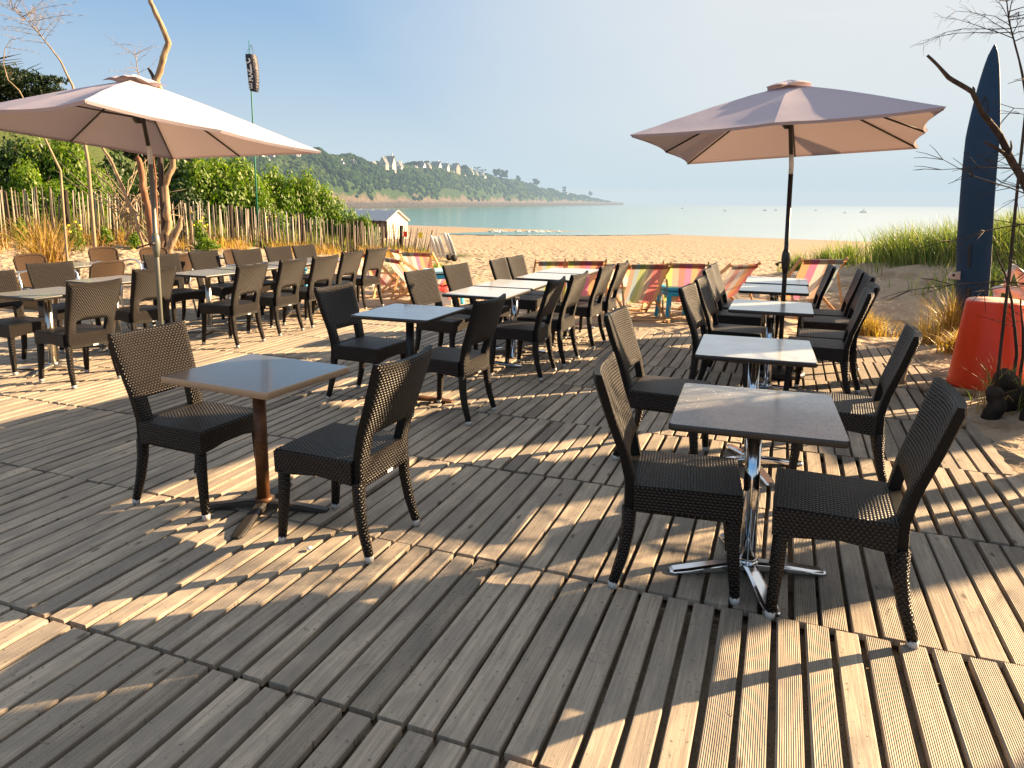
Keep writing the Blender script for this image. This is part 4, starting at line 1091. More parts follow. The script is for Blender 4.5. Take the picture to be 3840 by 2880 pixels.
# (src x of centre, src y of crown top, depth, half width) read off the view
SH = [(-150, 520, 18.5, 1.5, 0, 'leafy green bush cut by the left edge of the view'), (60, 478, 19.5, 1.5, 1, 'dark rounded bush at the far left above the fence'), (190, 490, 19.8, 1.45, 0, 'big rounded green bush left above the fence'),
      (300, 560, 20.5, 1.0, 0, 'green bush on the right flank of the big rounded left bush'), (120, 600, 18.6, 1.1, 0, 'low bright green bush in front of the big rounded left bush'),
      (395, 610, 24, 1.3, 1, 'dark bush behind the dead brush, left of the parasol pole'), (470, 560, 26, 1.6, 1, 'dark tall bush seen between the dead brush and the parasol'),
      (700, 560, 23, 1.6, 1, 'large dark green bush right of the driftwood trunk'), (760, 575, 22.6, 1.5, 0, 'large sunlit green bush under the left parasol'),
      (850, 570, 23.5, 1.4, 0, 'tall green bush left of the windsock pole'), (905, 600, 23, 1.2, 0, 'yellowish green bush just left of the windsock pole'), (680, 660, 21.5, 1.1, 1, 'low dark green bush at the foot of the large bushes'),
      (985, 640, 24.4, 1.2, 0, 'green bush just right of the windsock pole'), (1050, 622, 25, 1.3, 0, 'pointed green bush right of the windsock pole'), (1130, 640, 25.4, 1.3, 0, 'green bush third right of the windsock pole'),
      (1190, 690, 25.6, 1.1, 0, 'green bush stepping down towards the beach'), (1245, 720, 26, 1.0, 0, 'small green bush near the lower end of the bank'), (1000, 700, 22.8, .9, 0, 'low leafy bush in front of the windsock pole'),
      (1310, 765, 25.8, .75, 0, 'small green bush next to the hut roof'), (1370, 795, 25.5, .6, 0, 'lowest small bush beside the hut, at the end of the bank'), (560, 620, 22.5, 1.2, 0, 'green bush hidden behind the reddish trunk')]
for (a1, b1, Y, w, dk, lb) in SH:
    p = at(a1, b1, Y); gz = zt(p.x, p.y); shrub(p.x, p.y, w, max(.6, (p.z - gz + .05) * 1.02), lb, bool(dk))
def blades(pts, h0, h1, w, seed, lean=.5, matn='grass_green', name='grass', dir_=None, segs=3):
    random.seed(seed); mb = MB()
    for (x, y, z) in pts:
        h = U(h0, h1); a = U(0, 6.28); b = a + U(.8, 2.3); L = h * U(.1, lean); d = Vector((math.cos(a), math.sin(a), 0)); s_ = Vector((math.cos(b), math.sin(b), 0)) * w * U(.6, 1.2); ca_ = rnd()
        if dir_: d = (d + Vector(dir_)).normalized()
        prev = None
        for i in range(segs + 1):
            t = i / segs; c = Vector((x, y, z - .03)) + d * L * t * t + Vector((0, 0, h * (t - .15 * t * t * (L / h) * 2))); ww = s_ * (1 - t) ** .7
            cur = (c - ww, c + ww)
            if prev:
                if i == segs: mb.face([prev[0], prev[1], c], a=ca_)
                else: mb.face([prev[0], prev[1], cur[1], cur[0]], a=ca_)
            prev = cur
    return mb
# rough grass over the bank behind the fence
random.seed(90); P_ = []
while len(P_) < 15000:
    s_ = U(-6, 12.2); d = U(-.15, 7.5); p = FA + FD * s_ + FN * d
    if s_ > 12 and d < 0: continue
    if noise.noise(Vector((p.x * .5, p.y * .5, 7))) < -.25: continue
    P_.append((p.x, p.y, zt(p.x, p.y)))
o = blades(P_[:10000], .22, .62, .016, 1, .8).build('bank_grass', MATS['grass_green'], attr=True); tag(o, 'rough green grass covering the bank behind the fence', 'grass', kind='stuff')
o = blades(P_[10000:], .25, .60, .012, 2, .7).build('dry_bank_grass', MATS['grass_dry'], attr=True); tag(o, 'dry golden grass mixed into the bank behind the fence', 'dry grass', kind='stuff')
P_ = []
while len(P_) < 5200:
    s_ = U(-6, 12.0); d = random.gauss(-.15, .35); p = FA + FD * s_ + FN * d
    if noise.noise(Vector((s_ * 1.1, 3, 7))) < -.12: continue
    P_.append((p.x, p.y, zt(p.x, p.y)))
o = blades(P_, .12, .50, .011, 3, .9, 'grass_dry').build('dry_weeds', MATS['grass_dry'], attr=True); tag(o, 'dry weeds growing through the foot of the paling fence', 'dry weeds', kind='stuff')
# leafy weeds poking through the fence
random.seed(41); WEED = [leaf_cloud(420, 1, 1, 1, .10, 300 + k, 7).build('foliage', MATS['leaf_shrub'], attr=True) for k in range(2)]
for i, (a1, b1, Y, w, h_, lb) in enumerate([(280, 850, 16.7, .30, .62, 'leafy weed with yellow flowers in front of the fence, left'), (395, 830, 17.4, .28, .5, 'leafy weed in front of the fence, left of the leaning pole'), (745, 850, 19.0, .30, .85, 'leafy weed in front of the fence, right of the short stump'),
        (780, 900, 18.6, .55, .40, 'low leafy weed mound at the foot of the fence behind the sand tables'), (1015, 830, 21, .22, .8, 'narrow leafy weed against the fence under the windsock'), (500, 880, 17.6, .35, .45, 'leafy weed hidden behind the parasol crank'), (60, 760, 16.4, .3, .7, 'leafy weed at the left end of the fence')]):
    p = at(a1, b1, Y); gz = zt(p.x, p.y); root = empty('weed', (p.x, p.y, gz), U(0, 6), lb, 'weed', 'leafy weeds along the fence'); place_mesh(random.choice(WEED), 'foliage', root, (w, w, max(h_, .2)))
    if i in (0, 2, 4):
        mb = MB()
        for k in range(7): c = Vector((U(-w, w) * .7, U(-w, w) * .7, h_ * U(.7, 1.15))); mb.box(c, (.05, .05, .035), U(0, 3)); mb.tube([(c.x * .5, c.y * .5, h_ * .4), c], .004, 3, m=1)
        mb.build('flowers', [MATS['flower_yellow'], MATS['leaf_shrub']], root)
# green tuft at the end of the fence
def tuft(sx_, sy_, Y, r_, h0, h1, n, matn, seed, label, cat='grass tuft', lean=.8, w=.010, group=None, name='grass_tuft', z=None, dir_=None):
    random.seed(seed); p = at(sx_, sy_, Y); L = []; gz = zt(p.x, p.y) if z is None else z
    for k in range(n):
        a = U(0, 6.28); q = abs(random.gauss(0, .5)) * r_; L.append((math.cos(a) * q, math.sin(a) * q, zt(p.x + math.cos(a) * q, p.y + math.sin(a) * q) - gz if z is None else 0))
    o = blades(L, h0, h1, w, seed, lean, matn, dir_=dir_).build(name, MATS[matn], attr=True, loc=(p.x, p.y, gz)); return tag(o, label, cat, group)
tuft(1630, 1010, 16.5, .62, .15, .5, 1500, 'grass_green', 400, 'green grass tuft spilling out at the right end of the paling fence', w=.012)
tuft(1560, 1000, 17.5, .6, .15, .45, 1100, 'grass_green', 401, 'low green grass clump under the end of the paling fence', w=.012)
# dry pampas tuft at the left
tuft(178, 960, 13.2, .32, 1.0, 1.75, 330, 'grass_dry', 402, 'tall dry golden grass tuft standing on the sand at the left', lean=.75, w=.013)
tuft(0, 940, 13.0, .8, .1, .35, 500, 'grass_dry', 403, 'low dry grass at the far left in front of the fence', lean=1.2, w=.012)
# dune grasses on the right
random.seed(91); P_ = []
while len(P_) < 21000:
    x = U(5.6, 14); cx = min(max((x - 4.2) / 4.0, 0), 1.7); crest = 12.9 - 1.7 * cx; y = crest + random.gauss(.1, .7) * (.6 + cx * .9)
    if y > crest + 3 or y < crest - 1.9: continue
    dens = .06 + .95 * sstep(6.0, 6.9, x)
    if rnd() > dens or noise.noise(Vector((x * 1.4, y * 1.2, 5))) < -.18: continue
    P_.append((x, y, zt(x, y)))
o = blades(P_, .32, .80, .0075, 5, .75, dir_=(-.5, -.2, 0)).build('dune_grass', MATS['grass_dune'], attr=True); tag(o, 'tall green marram grass covering the crest of the dune', 'dune grass', kind='stuff')
tuft(2985, 1010, 13.6, .30, .25, .55, 420, 'grass_dune', 410, 'marram tuft on the sand right behind the right parasol pole', w=.007, group='separate marram tufts')
tuft(3090, 985, 13.4, .30, .25, .60, 380, 'grass_dune', 411, 'marram tuft second right of the parasol pole, at the toe of the dune', w=.007, group='separate marram tufts')
tuft(3175, 975, 13.3, .35, .28, .62, 520, 'grass_dune', 412, 'marram tuft third right of the parasol pole, joining the dune grass', w=.007, group='separate marram tufts')
tuft(3255, 1265, 8.85, .28, .18, .42, 420, 'grass_dry', 420, 'low orange brown dry tuft at the deck corner', lean=1.0, w=.006)
tuft(3560, 1330, 8.2, .22, .4, .78, 360, 'grass_dry', 421, 'taller orange brown dry grass clump just left of the navy board', lean=.8, w=.006)
tuft(3470, 1330, 8.3, .25, .25, .55, 220, 'grass_dry', 422, 'dry grass clump left of the taller brown clump', lean=1.2, w=.006)
tuft(3590, 1390, 7.4, .20, .15, .35, 500, 'grass_dry', 423, 'dark low heap of dry stalks at the foot of the navy board', lean=1.6, w=.008)
tuft(3745, 1530, 5.45, .13, .22, .46, 130, 'grass_dune', 424, 'green grass tuft with long blades in front of the orange red tub', lean=.9, w=.0055)
tuft(3700, 1560, 5.35, .22, .18, .55, 40, 'grass_dry', 425, 'few long dry blades arching across the orange red tub', lean=1.6, w=.004)
tuft(3830, 1560, 5.3, .2, .1, .35, 150, 'grass_dune', 426, 'short dark grass tuft among the stumps at the right edge', lean=1.2, w=.006)
tuft(3700, 1180, 9.6, .8, .2, .5, 700, 'grass_dune', 427, 'grass on the dune flank behind the cream hull piece', lean=.9, w=.008)
# leaf and twig litter caught on the boards
random.seed(60); mb = MB()
for k in range(150):
    x, y = U(-3.5, 2.2), U(1.9, 6.5); n, u = nu(x, y)
    if u > 1.3: continue
    c = Vector((x, y, .004)); a = U(0, 6.28); L = U(.01, .045); mb.tube([c, c + Vector((math.cos(a), math.sin(a), U(0, .25))) * L], [.0012, .0006], 3)
o = mb.build('plant_litter', MATS['twig']); tag(o, 'tiny twigs and bits of straw scattered over the boards', 'litter', kind='stuff')
p = at(1078, 1973, 3.05); mb = MB(); mb.lathe([(.004, .002), (.013, .008), (.014, .012), (.008, .017), (.001, .018)], 10); o = mb.build('pebble', MATS['board_white'], loc=(-.93, 3.10, 0)); tag(o, 'small white shell lying on the boards at the foot of the brown table', 'shell')

# ------------------------------------------------------------------ headland across the bay
HL = [(250, 270, 510), (600, 320, 548), (850, 370, 572), (1000, 430, 578), (1200, 490, 580), (1350, 570, 604), (1500, 660, 618), (1650, 780, 622), (1800, 930, 645), (1950, 1120, 676), (2050, 1290, 704), (2150, 1480, 722), (2250, 1720, 738), (2300, 1850, 752), (2338, 1980, 766)]
def hl(sx_):
    for i in range(len(HL) - 1):
        if sx_ <= HL[i + 1][0]:
            t = (sx_ - HL[i][0]) / (HL[i + 1][0] - HL[i][0]); t = max(0, t); return lerp(HL[i][1], HL[i + 1][1], t), lerp(HL[i][2], HL[i + 1][2], t)
    return HL[-1][1:]
def hl_pt(sx_, v):
    """v 0 water line .. 1 crest .. beyond: plateau falling away behind"""
    d, sk = hl(sx_); dep = 115 * (.35 + .65 * (1 - sstep(1900, 2338, sx_)))
    dd = d + dep * v + 26 * noise.noise(Vector((sx_ * .0085, 2, 0))) * (1 - v * .6)
    if v > 1: dd = d + dep + (v - 1) * 400
    crest = at(sx_, sk + 10, d + dep).z
    prof = [(0, -6), (.03, .6), (.07, 2.2), (.12, 4.0), (.2, crest * .34), (.35, crest * .60), (.6, crest * .82), (1, crest), (1.5, crest * .9), (3, -6)]
    for i in range(len(prof) - 1):
        if v <= prof[i + 1][0]:
            z = lerp(prof[i][1], prof[i + 1][1], (v - prof[i][0]) / (prof[i + 1][0] - prof[i][0])); break
    q = at(sx_, 763, dd); x, y = q.x, q.y
    if v > .02: z += min(1, z / 12) * (5.0 * noise.noise(Vector((x * .022, y * .022, 0))) + 2.4 * noise.noise(Vector((x * .07, y * .07, 1)))) * (1 - .5 * sstep(2000, 2330, sx_))
    if .0 < v < .16: z += 1.6 * noise.noise(Vector((x * .15, y * .15, 4)))
    return Vector((x, y, z + SEA * 0))
cols = [250 + 8.0 * i for i in range(262)]; vv = [0, .02, .04, .06, .08, .1, .125, .15, .18, .22, .27, .33, .4, .48, .56, .65, .75, .87, 1, 1.2, 1.5, 2.2, 3]
vs = [hl_pt(c, v) for v in vv for c in cols]; nc = len(cols)
mb = MB(); mb.add(vs, [(j * nc + i, j * nc + i + 1, (j + 1) * nc + i + 1, (j + 1) * nc + i) for j in range(len(vv) - 1) for i in range(nc - 1)])
o = mb.build('headland', MATS['headland']); tag(o, kind='structure')
def blob(mb, c, r_, sq, a, rough=.45, lv=2):
    # lumpy crown: a subdivided octahedron pushed in and out
    vs, fs = OCT[lv]; o3 = Vector((c.x * .37, c.y * .31, c.z * .41)); out = []
    for v in vs:
        k = 1 + rough * noise.noise(v * 2.1 + o3) + .22 * noise.noise(v * 5.3 + o3)
        out.append((c.x + v.x * r_ * k, c.y + v.y * r_ * k, c.z + v.z * r_ * sq * k))
    mb.add(out, fs, a=a, smooth=False)
def octa(lv):
    vs = [Vector(v) for v in ((1, 0, 0), (-1, 0, 0), (0, 1, 0), (0, -1, 0), (0, 0, 1), (0, 0, -1))]
    fs = [(0, 2, 4), (2, 1, 4), (1, 3, 4), (3, 0, 4), (2, 0, 5), (1, 2, 5), (3, 1, 5), (0, 3, 5)]
    for _ in range(lv):
        mid = {}; nf = []
        def m(a, b):
            k = (min(a, b), max(a, b))
            if k not in mid: vs.append(((vs[a] + vs[b]) / 2).normalized()); mid[k] = len(vs) - 1
            return mid[k]
        for a, b, c in fs:
            ab, bc, ca = m(a, b), m(b, c), m(c, a); nf += [(a, ab, ca), (b, bc, ab), (c, ca, bc), (ab, bc, ca)]
        fs = nf
    return vs, fs
OCT = {k: octa(k) for k in (1, 2, 3)}
def m_wood(N, P):
    r = N.attr('pv'); p = N.pos(); n = N.noise(p, .35, 4, .7)
    c = N.ramp(r, [(0, (.012, .034, .010)), (.5, (.035, .072, .015)), (1, (.085, .125, .028))])
    return dict(base=N.mix(N.ramp(n, [(.35, (.7,) * 3), (.65, (0,) * 3)]), c, (.010, .022, .008)), rough=.95, spec=.1, normal=N.bump(n, 1.0, 1.2))
mat('woodland', m_wood)
random.seed(71); mb = MB()
for k in range(4600):
    sx_ = U(560, 2330); v = U(.11, 1.03)
    q = hl_pt(sx_, v)
    if v < .20 and noise.noise(Vector((q.x * .016, q.y * .016, 5))) < .0: continue
    r_ = U(1.5, 4.4) * (1 - .45 * sstep(1950, 2320, sx_)) * (.8 if v < .4 else 1); blob(mb, q + Vector((0, 0, r_ * .35)), r_, U(.7, 1.0), min(1, max(0, .45 + .9 * noise.noise(Vector((q.x * .02, q.y * .02, 9))) + U(-.25, .25))), lv=1 if q.y > 900 else 2)
o = mb.build('headland_woodland', MATS['woodland'], attr=True); tag(o, 'mass of trees and scrub covering the headland slopes', 'woodland', kind='stuff')
# single trees that stand out on the skyline
def far_tree(sx_, sky, sc, kind, label, dd=0):
    d, sk = hl(sx_); Y = d + 105 + dd; q = at(sx_, sky, Y); base = hl_pt(sx_, .95); root = empty('skyline_tree', (q.x, q.y, base.z - 1), 0, label, 'tree', 'trees standing out on the headland skyline'); H = max(4, q.z - base.z + 1); w = sc * Y / 2670
    mb = MB(); mb.tube([(0, 0, 0), (w * .04, 0, H * .5), (0, 0, H * .85)], [w * .05 + .15, w * .04 + .12, .08], 5)
    mb.build('trunk', MATS['timber_dark'], root); mb = MB()
    for k in range(15 if kind == 0 else 9):
        if kind == 0: c = Vector((U(-.55, .55) * w, U(-.4, .4) * w, H * U(.45, .9))); r_ = w * U(.22, .38); sq = .8
        else: c = Vector((U(-.8, .8) * w, U(-.4, .4) * w, H * random.choice((.62, .78, .92)) + U(-.3, .3))); r_ = w * U(.25, .4); sq = .32
        blob(mb, c, r_, sq, U(.0, .45), .6, 2)
    mb.build('crown', MATS['woodland'], root, attr=True)
random.seed(72)
for a in [(1265, 590, 28, 0, 'dark round tree on the skyline left of the first headland houses'), (1340, 600, 26, 0, 'dark tree between the second and third headland houses'), (1550, 606, 26, 1, 'flat topped pine behind the middle headland houses'), (1588, 604, 22, 1, 'second flat topped pine on the headland skyline'),
          (1518, 622, 24, 0, 'broad dark tree right of the white gabled house'), (1743, 620, 20, 0, 'round dark tree among the right-hand headland houses'), (1790, 625, 13, 1, 'tall layered pine at the right end of the headland houses'), (1812, 634, 12, 1, 'smaller layered pine at the right end of the houses'),
          (1862, 632, 20, 0, 'left tree of the dark pair beyond the last houses'), (1890, 636, 20, 0, 'right tree of the dark pair beyond the last houses'), (1945, 658, 11, 0, 'small pointed tree on the falling ridge'), (2010, 670, 18, 0, 'bushy tree on the falling ridge, halfway down'), (2115, 696, 10, 0, 'small tree near the low white house on the ridge'), (2215, 716, 9, 0, 'last small tree before the tip of the headland'),
          (1180, 560, 40, 0, 'large dark tree just under the tip of the left parasol'), (1060, 585, 34, 0, 'dark tree between the long white house and the parasol tip')]: far_tree(*a)
def house(sx_, base_y, wpx, hpx, gable, wallm, label, dd=-14, chim=True, rows=2):
    d, sk = hl(sx_); Y = d + 96 + dd; k = Y / 2670; q = at(sx_, base_y, Y); W_ = wpx * k; H_ = hpx * k * .55; RH = hpx * k * .55; D_ = max(7, W_ * .7)
    root = empty('hillside_house', (q.x, q.y, q.z), {1: R(-14), 0: R(-20), 2: R(-40)}[gable if gable in (0, 1, 2) else 0], label, 'house', 'houses on top of the headland')
    mb = MB(); ww, dp = W_ / 2, D_ / 2
    if gable == 1:      # gable end facing the bay
        vs = [(-ww, -dp, -6), (ww, -dp, -6), (ww, dp, -6), (-ww, dp, -6), (-ww, -dp, H_), (ww, -dp, H_), (ww, dp, H_), (-ww, dp, H_), (0, -dp, H_ + RH), (0, dp, H_ + RH)]
        fs = [(0, 1, 5, 8, 4), (1, 2, 6, 5), (2, 3, 7, 9, 6), (3, 0, 4, 7)]; rf = [(-ww - .5, -dp - .5, H_ - .5), (0, -dp - .5, H_ + RH + .25), (ww + .5, -dp - .5, H_ - .5), (-ww - .5, dp + .5, H_ - .5), (0, dp + .5, H_ + RH + .25), (ww + .5, dp + .5, H_ - .5)]; rfs = [(0, 1, 4, 3), (1, 2, 5, 4)]
    else:
        vs = [(-ww, -dp, -6), (ww, -dp, -6), (ww, dp, -6), (-ww, dp, -6), (-ww, -dp, H_), (ww, -dp, H_), (ww, dp, H_), (-ww, dp, H_), (-ww, 0, H_ + RH), (ww, 0, H_ + RH)]
        fs = [(0, 1, 5, 4), (1, 2, 6, 9, 5), (2, 3, 7, 6), (3, 0, 4, 8, 7)]; rf = [(-ww - .5, -dp - .5, H_ - .4), (-ww - .5, 0, H_ + RH + .25), (-ww - .5, dp + .5, H_ - .4), (ww + .5, -dp - .5, H_ - .4), (ww + .5, 0, H_ + RH + .25), (ww + .5, dp + .5, H_ - .4)]; rfs = [(0, 1, 4, 3)[::-1], (1, 2, 5, 4)[::-1]]
    mb.add(vs, fs, smooth=False); mb.build('wall', MATS[wallm], root)
    mb = MB(); mb.add(rf, rfs, smooth=False); ro = mb.build('roof', MATS['slate'], root); s_ = ro.modifiers.new('t', 'SOLIDIFY'); s_.thickness = .35
    if chim: mb = MB(); mb.box((ww * .55 if gable != 1 else ww * .4, 0 if gable != 1 else dp * .3, H_ + RH * (1.0 if gable != 1 else .75)), (W_ * .09, W_ * .09, RH * .7)); mb.build('chimney', MATS[wallm], ro)
    nw = max(2, int(W_ / 3.2))
    for r_ in range(rows):
        for i in range(nw):
            if gable == 1 and r_ == 1 and i not in (nw // 2,): continue
            x = (i + .5) / nw * W_ - ww; mb = MB(); mb.box((x, -dp - .06, H_ * (.30 if r_ == 0 else (.78 if gable != 1 else 1.0))), (W_ / nw * .42, .1, H_ * .26)); mb.build('window', MATS['window_dark'], root)
HS = [(945, 606, 105, 22, 0, 'wall_white', 'long low white house crossed by the green windsock pole'), (1012, 606, 46, 24, 0, 'wall_white', 'white house right of the windsock pole, under the parasol edge'),
      (1120, 618, 24, 34, 1, 'wall_cream', 'cream gabled house below the tip of the left parasol'), (1166, 630, 40, 42, 0, 'wall_cream', 'large cream house with a steep slate roof right of the parasol tip'), (1274, 646, 36, 38, 0, 'wall_white', 'white house with a balcony on the left part of the headland'),
      (1320, 642, 38, 34, 2, 'wall_stone', 'stone house with a dark roof right of the white balcony house'), (1344, 646, 20, 26, 1, 'wall_cream', 'small cream gable tucked right of the stone house'), (1402, 628, 12, 20, 1, 'wall_white', 'tiny white pointed gable alone among dark trees'),
      (1440, 640, 26, 46, 1, 'wall_stone', 'tall stone villa left of the white pointed gable house'), (1462, 640, 38, 48, 0, 'wall_cream', 'tall cream villa with the highest roof of the headland'), (1452, 648, 22, 22, 1, 'wall_white', 'low white annexe in front of the tall villas'), (1498, 648, 24, 38, 1, 'wall_white', 'bright white steep gabled house in the middle of the headland'),
      (1560, 654, 20, 28, 1, 'wall_cream', 'narrow cream house right of the broad dark tree'), (1583, 638, 22, 26, 0, 'wall_white', 'white house under the two flat topped pines'), (1606, 634, 18, 20, 1, 'wall_stone', 'small stone gable right of the flat topped pines'),
      (1636, 640, 34, 30, 0, 'wall_white', 'white house with long roof right of centre on the headland'), (1640, 666, 30, 26, 0, 'wall_white', 'lower white house with balconies stepping down the slope'), (1668, 642, 30, 26, 0, 'wall_cream', 'cream house beside the house with the long roof'),
      (1709, 642, 28, 26, 2, 'wall_stone', 'stone house with slate roof on the right half of the headland'), (1702, 668, 14, 24, 1, 'wall_white', 'narrow white gable below the right-hand stone house'), (1728, 676, 36, 22, 0, 'wall_stone', 'low stone house on the slope edge'),
      (1764, 670, 26, 36, 1, 'wall_cream', 'cream gabled house left of the layered pines'), (1786, 670, 14, 24, 1, 'wall_stone', 'small stone gable between the cream house and the pines'), (1806, 672, 30, 20, 1, 'wall_white', 'bright white low house under the layered pines'), (2119, 733, 19, 11, 0, 'wall_white', 'small isolated white house low on the ridge near the headland tip')]
for h_ in HS: house(*h_)

# dark pines on the hill behind the left bushes
def pine(sx_, sky, Y, w, label, seed):
    random.seed(seed); q = at(sx_, sky, Y); gz = zt(q.x, q.y); root = empty('pine_tree', (q.x, q.y, gz), U(0, 6), label, 'tree', 'dark pines on the hill behind the left bushes'); H = max(2.5, q.z - gz)
    mb = MB(); limb(mb, [Vector((0, 0, -.3)), Vector((.15, 0, H * .5)), Vector((-.1, .1, H * .95))], [w * .06, w * .045, .03], 7)
    for k in range(9): a = U(0, 6.28); z = H * U(.35, .85); mb.tube([(0, 0, z), (math.cos(a) * w * .4, math.sin(a) * w * .4, z + .25 * w), (math.cos(a) * w * .75, math.sin(a) * w * .75, z + .35 * w)], [.06, .04, .015], 4)
    mb.build('trunk', MATS['timber_dark'], root); mb = MB()
    cl = [(Vector((U(-1, 1) * w * .75, U(-1, 1) * w * .6, H * U(.38, 1.0))), U(.22, .42) * w) for _ in range(20)]
    for k in range(4200):
        c, r_ = random.choice(cl); d = Vector((random.gauss(0, 1), random.gauss(0, 1), random.gauss(0, .6))).normalized() * r_ * U(.4, 1.08); P_ = c + d
        if P_.z > H: P_.z = H - (P_.z - H)
        nv = Vector((U(-1, 1), U(-1, 1), U(-1, 1))).normalized(); t1 = nv.cross(d).normalized(); t2 = nv.cross(t1).normalized(); s_ = w * .05
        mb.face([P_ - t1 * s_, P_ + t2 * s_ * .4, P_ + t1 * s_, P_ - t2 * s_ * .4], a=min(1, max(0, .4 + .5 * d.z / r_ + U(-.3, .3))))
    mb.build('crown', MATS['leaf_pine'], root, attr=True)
for i, a in enumerate([(-60, 452, 62, 4.2, 'dark pine at the far left edge under the parasol'), (70, 470, 66, 4.0, 'second dark pine from the left edge'), (170, 492, 68, 3.6, 'third dark pine from the left edge'), (260, 490, 72, 4.0, 'fourth dark pine from the left, behind the big rounded bush'), (350, 505, 76, 4.2, 'dark pine behind the long leaning pole'), (450, 520, 82, 4.6, 'dark pine behind the reddish trunk'), (560, 535, 90, 5.0, 'dark pine hidden behind the left parasol pole top'), (690, 560, 100, 5.2, 'dark pine behind the large dark bush')]): pine(*a, 500 + i)

# ------------------------------------------------------------------ beach hut, board rack, gulls, boats
hb = at(1492, 900, 45); gz = zt(hb.x, hb.y) - .50
root = empty('beach_hut', (hb.x, hb.y, gz), R(-38), 'white beach hut with a grey corrugated metal roof beyond the paling fence', 'beach hut')
W_, D_, H_, RH = 1.75, 4.6, 1.62, .58     # gable end faces +x after rotation
mb = MB()
vs = [(0, -W_ / 2, -.3), (0, W_ / 2, -.3), (0, W_ / 2, H_), (0, 0, H_ + RH), (0, -W_ / 2, H_)]
mb.face(vs); mb.build('gable_wall', MATS['hut_wall'], root)
mb = MB(); mb.box((-D_ / 2, -W_ / 2 + .03, H_ / 2 - .15), (D_ - .02, .05, H_ + .3)); mb.box((-D_ / 2, W_ / 2 - .03, H_ / 2 - .15), (D_ - .02, .05, H_ + .3)); mb.box((-D_ + .03, 0, H_ / 2 - .15), (.05, W_ - .14, H_ + .3)); mb.build('side_wall', MATS['hut_dark'], root)
for s_ in (-1, 1):
    mb = MB(); n = 56; vs = []
    for i in range(n + 1):
        x = .12 - (D_ + .24) * i / n; b_ = .025 * math.cos(i * math.pi) + (.04 if i % 7 == 0 else 0)
        vs.append((x, 0, H_ + RH + .05 + b_)); vs.append((x, s_ * (W_ / 2 + .14), H_ - .05 + b_))
    mb.add(vs, [(2 * i, 2 * i + 1, 2 * i + 3, 2 * i + 2) for i in range(n)], smooth=False); mb.build('roof', MATS['roof_metal'], root)
    mb = MB(); mb.beam((.04, 0, H_ + RH + .02), (.04, s_ * (W_ / 2 + .1), H_ - .06), .05, .10, up=(1, 0, 0)); mb.build('barge_board', MATS['board_white'], root)
mb = MB(); mb.box((.03, 0, .72), (.03, .72, 1.42)); mb.build('door', MATS['hut_wall'], root)

rk = ground_hit(1655, 982); gz = zt(rk.x, rk.y); sc = rk.y / 27
root = empty('board_trailer', (rk.x, rk.y, gz), R(25), 'trailer rack of white rescue boards parked at the end of the fence', 'trailer')
mb = MB()
mb.beam((-.6 * sc, 0, .28 * sc), (.7 * sc, 0, .28 * sc), .05, .05); mb.beam((.35 * sc, 0, .1), (.35 * sc, 0, .9 * sc), .05, .05); mb.beam((-.4 * sc, 0, .2), (-.4 * sc, 0, .9 * sc), .05, .05); mb.build('frame', MATS['aluminium'], root)
for s_ in (-1, 1): mb = MB(); mb.tube([(.42 * sc, s_ * .22 - .03, .13 * sc), (.42 * sc, s_ * .22 + .03, .13 * sc)], .13 * sc, 14); mb.build('wheel', MATS['rubber'], root)
for k, (dx, tl_, h_) in enumerate([(-.42, -.10, .88), (-.26, -.05, .84), (-.10, .0, .86), (.12, .12, .96), (.24, .18, .95)]):
    mb = MB(); vs = []
    for i in range(13):
        t = i / 12; w = .20 * math.sin(math.pi * min(1, max(0, t * .94 + .03))) ** .5; z = (.12 + t * h_) * sc; x = (dx + .34 * (1 - t) * (1 if k > 2 else .75) + tl_ * 0) * sc
        for j in range(8): a = 2 * math.pi * j / 8; vs.append((x + math.cos(a) * .035, math.sin(a) * w * sc, z))
    mb.add(vs, [(i * 8 + j, i * 8 + (j + 1) % 8, (i + 1) * 8 + (j + 1) % 8, (i + 1) * 8 + j) for i in range(12) for j in range(8)]); b_ = mb.build('rescue_board', MATS['board_white'], root)
    if k == 4:
        for (z0, z1) in ((.62, .82), (.34, .54)):
            q = MB(); xx = lambda t: (dx + .34 * (1 - t)) * sc + .042
            q.beam((xx((z0 - .12) / h_), 0, z0 * sc), (xx((z1 - .12) / h_), 0, z1 * sc), .10, .012, up=(1, 0, 0)); q.build('black_panel', MATS['board_black'], b_)
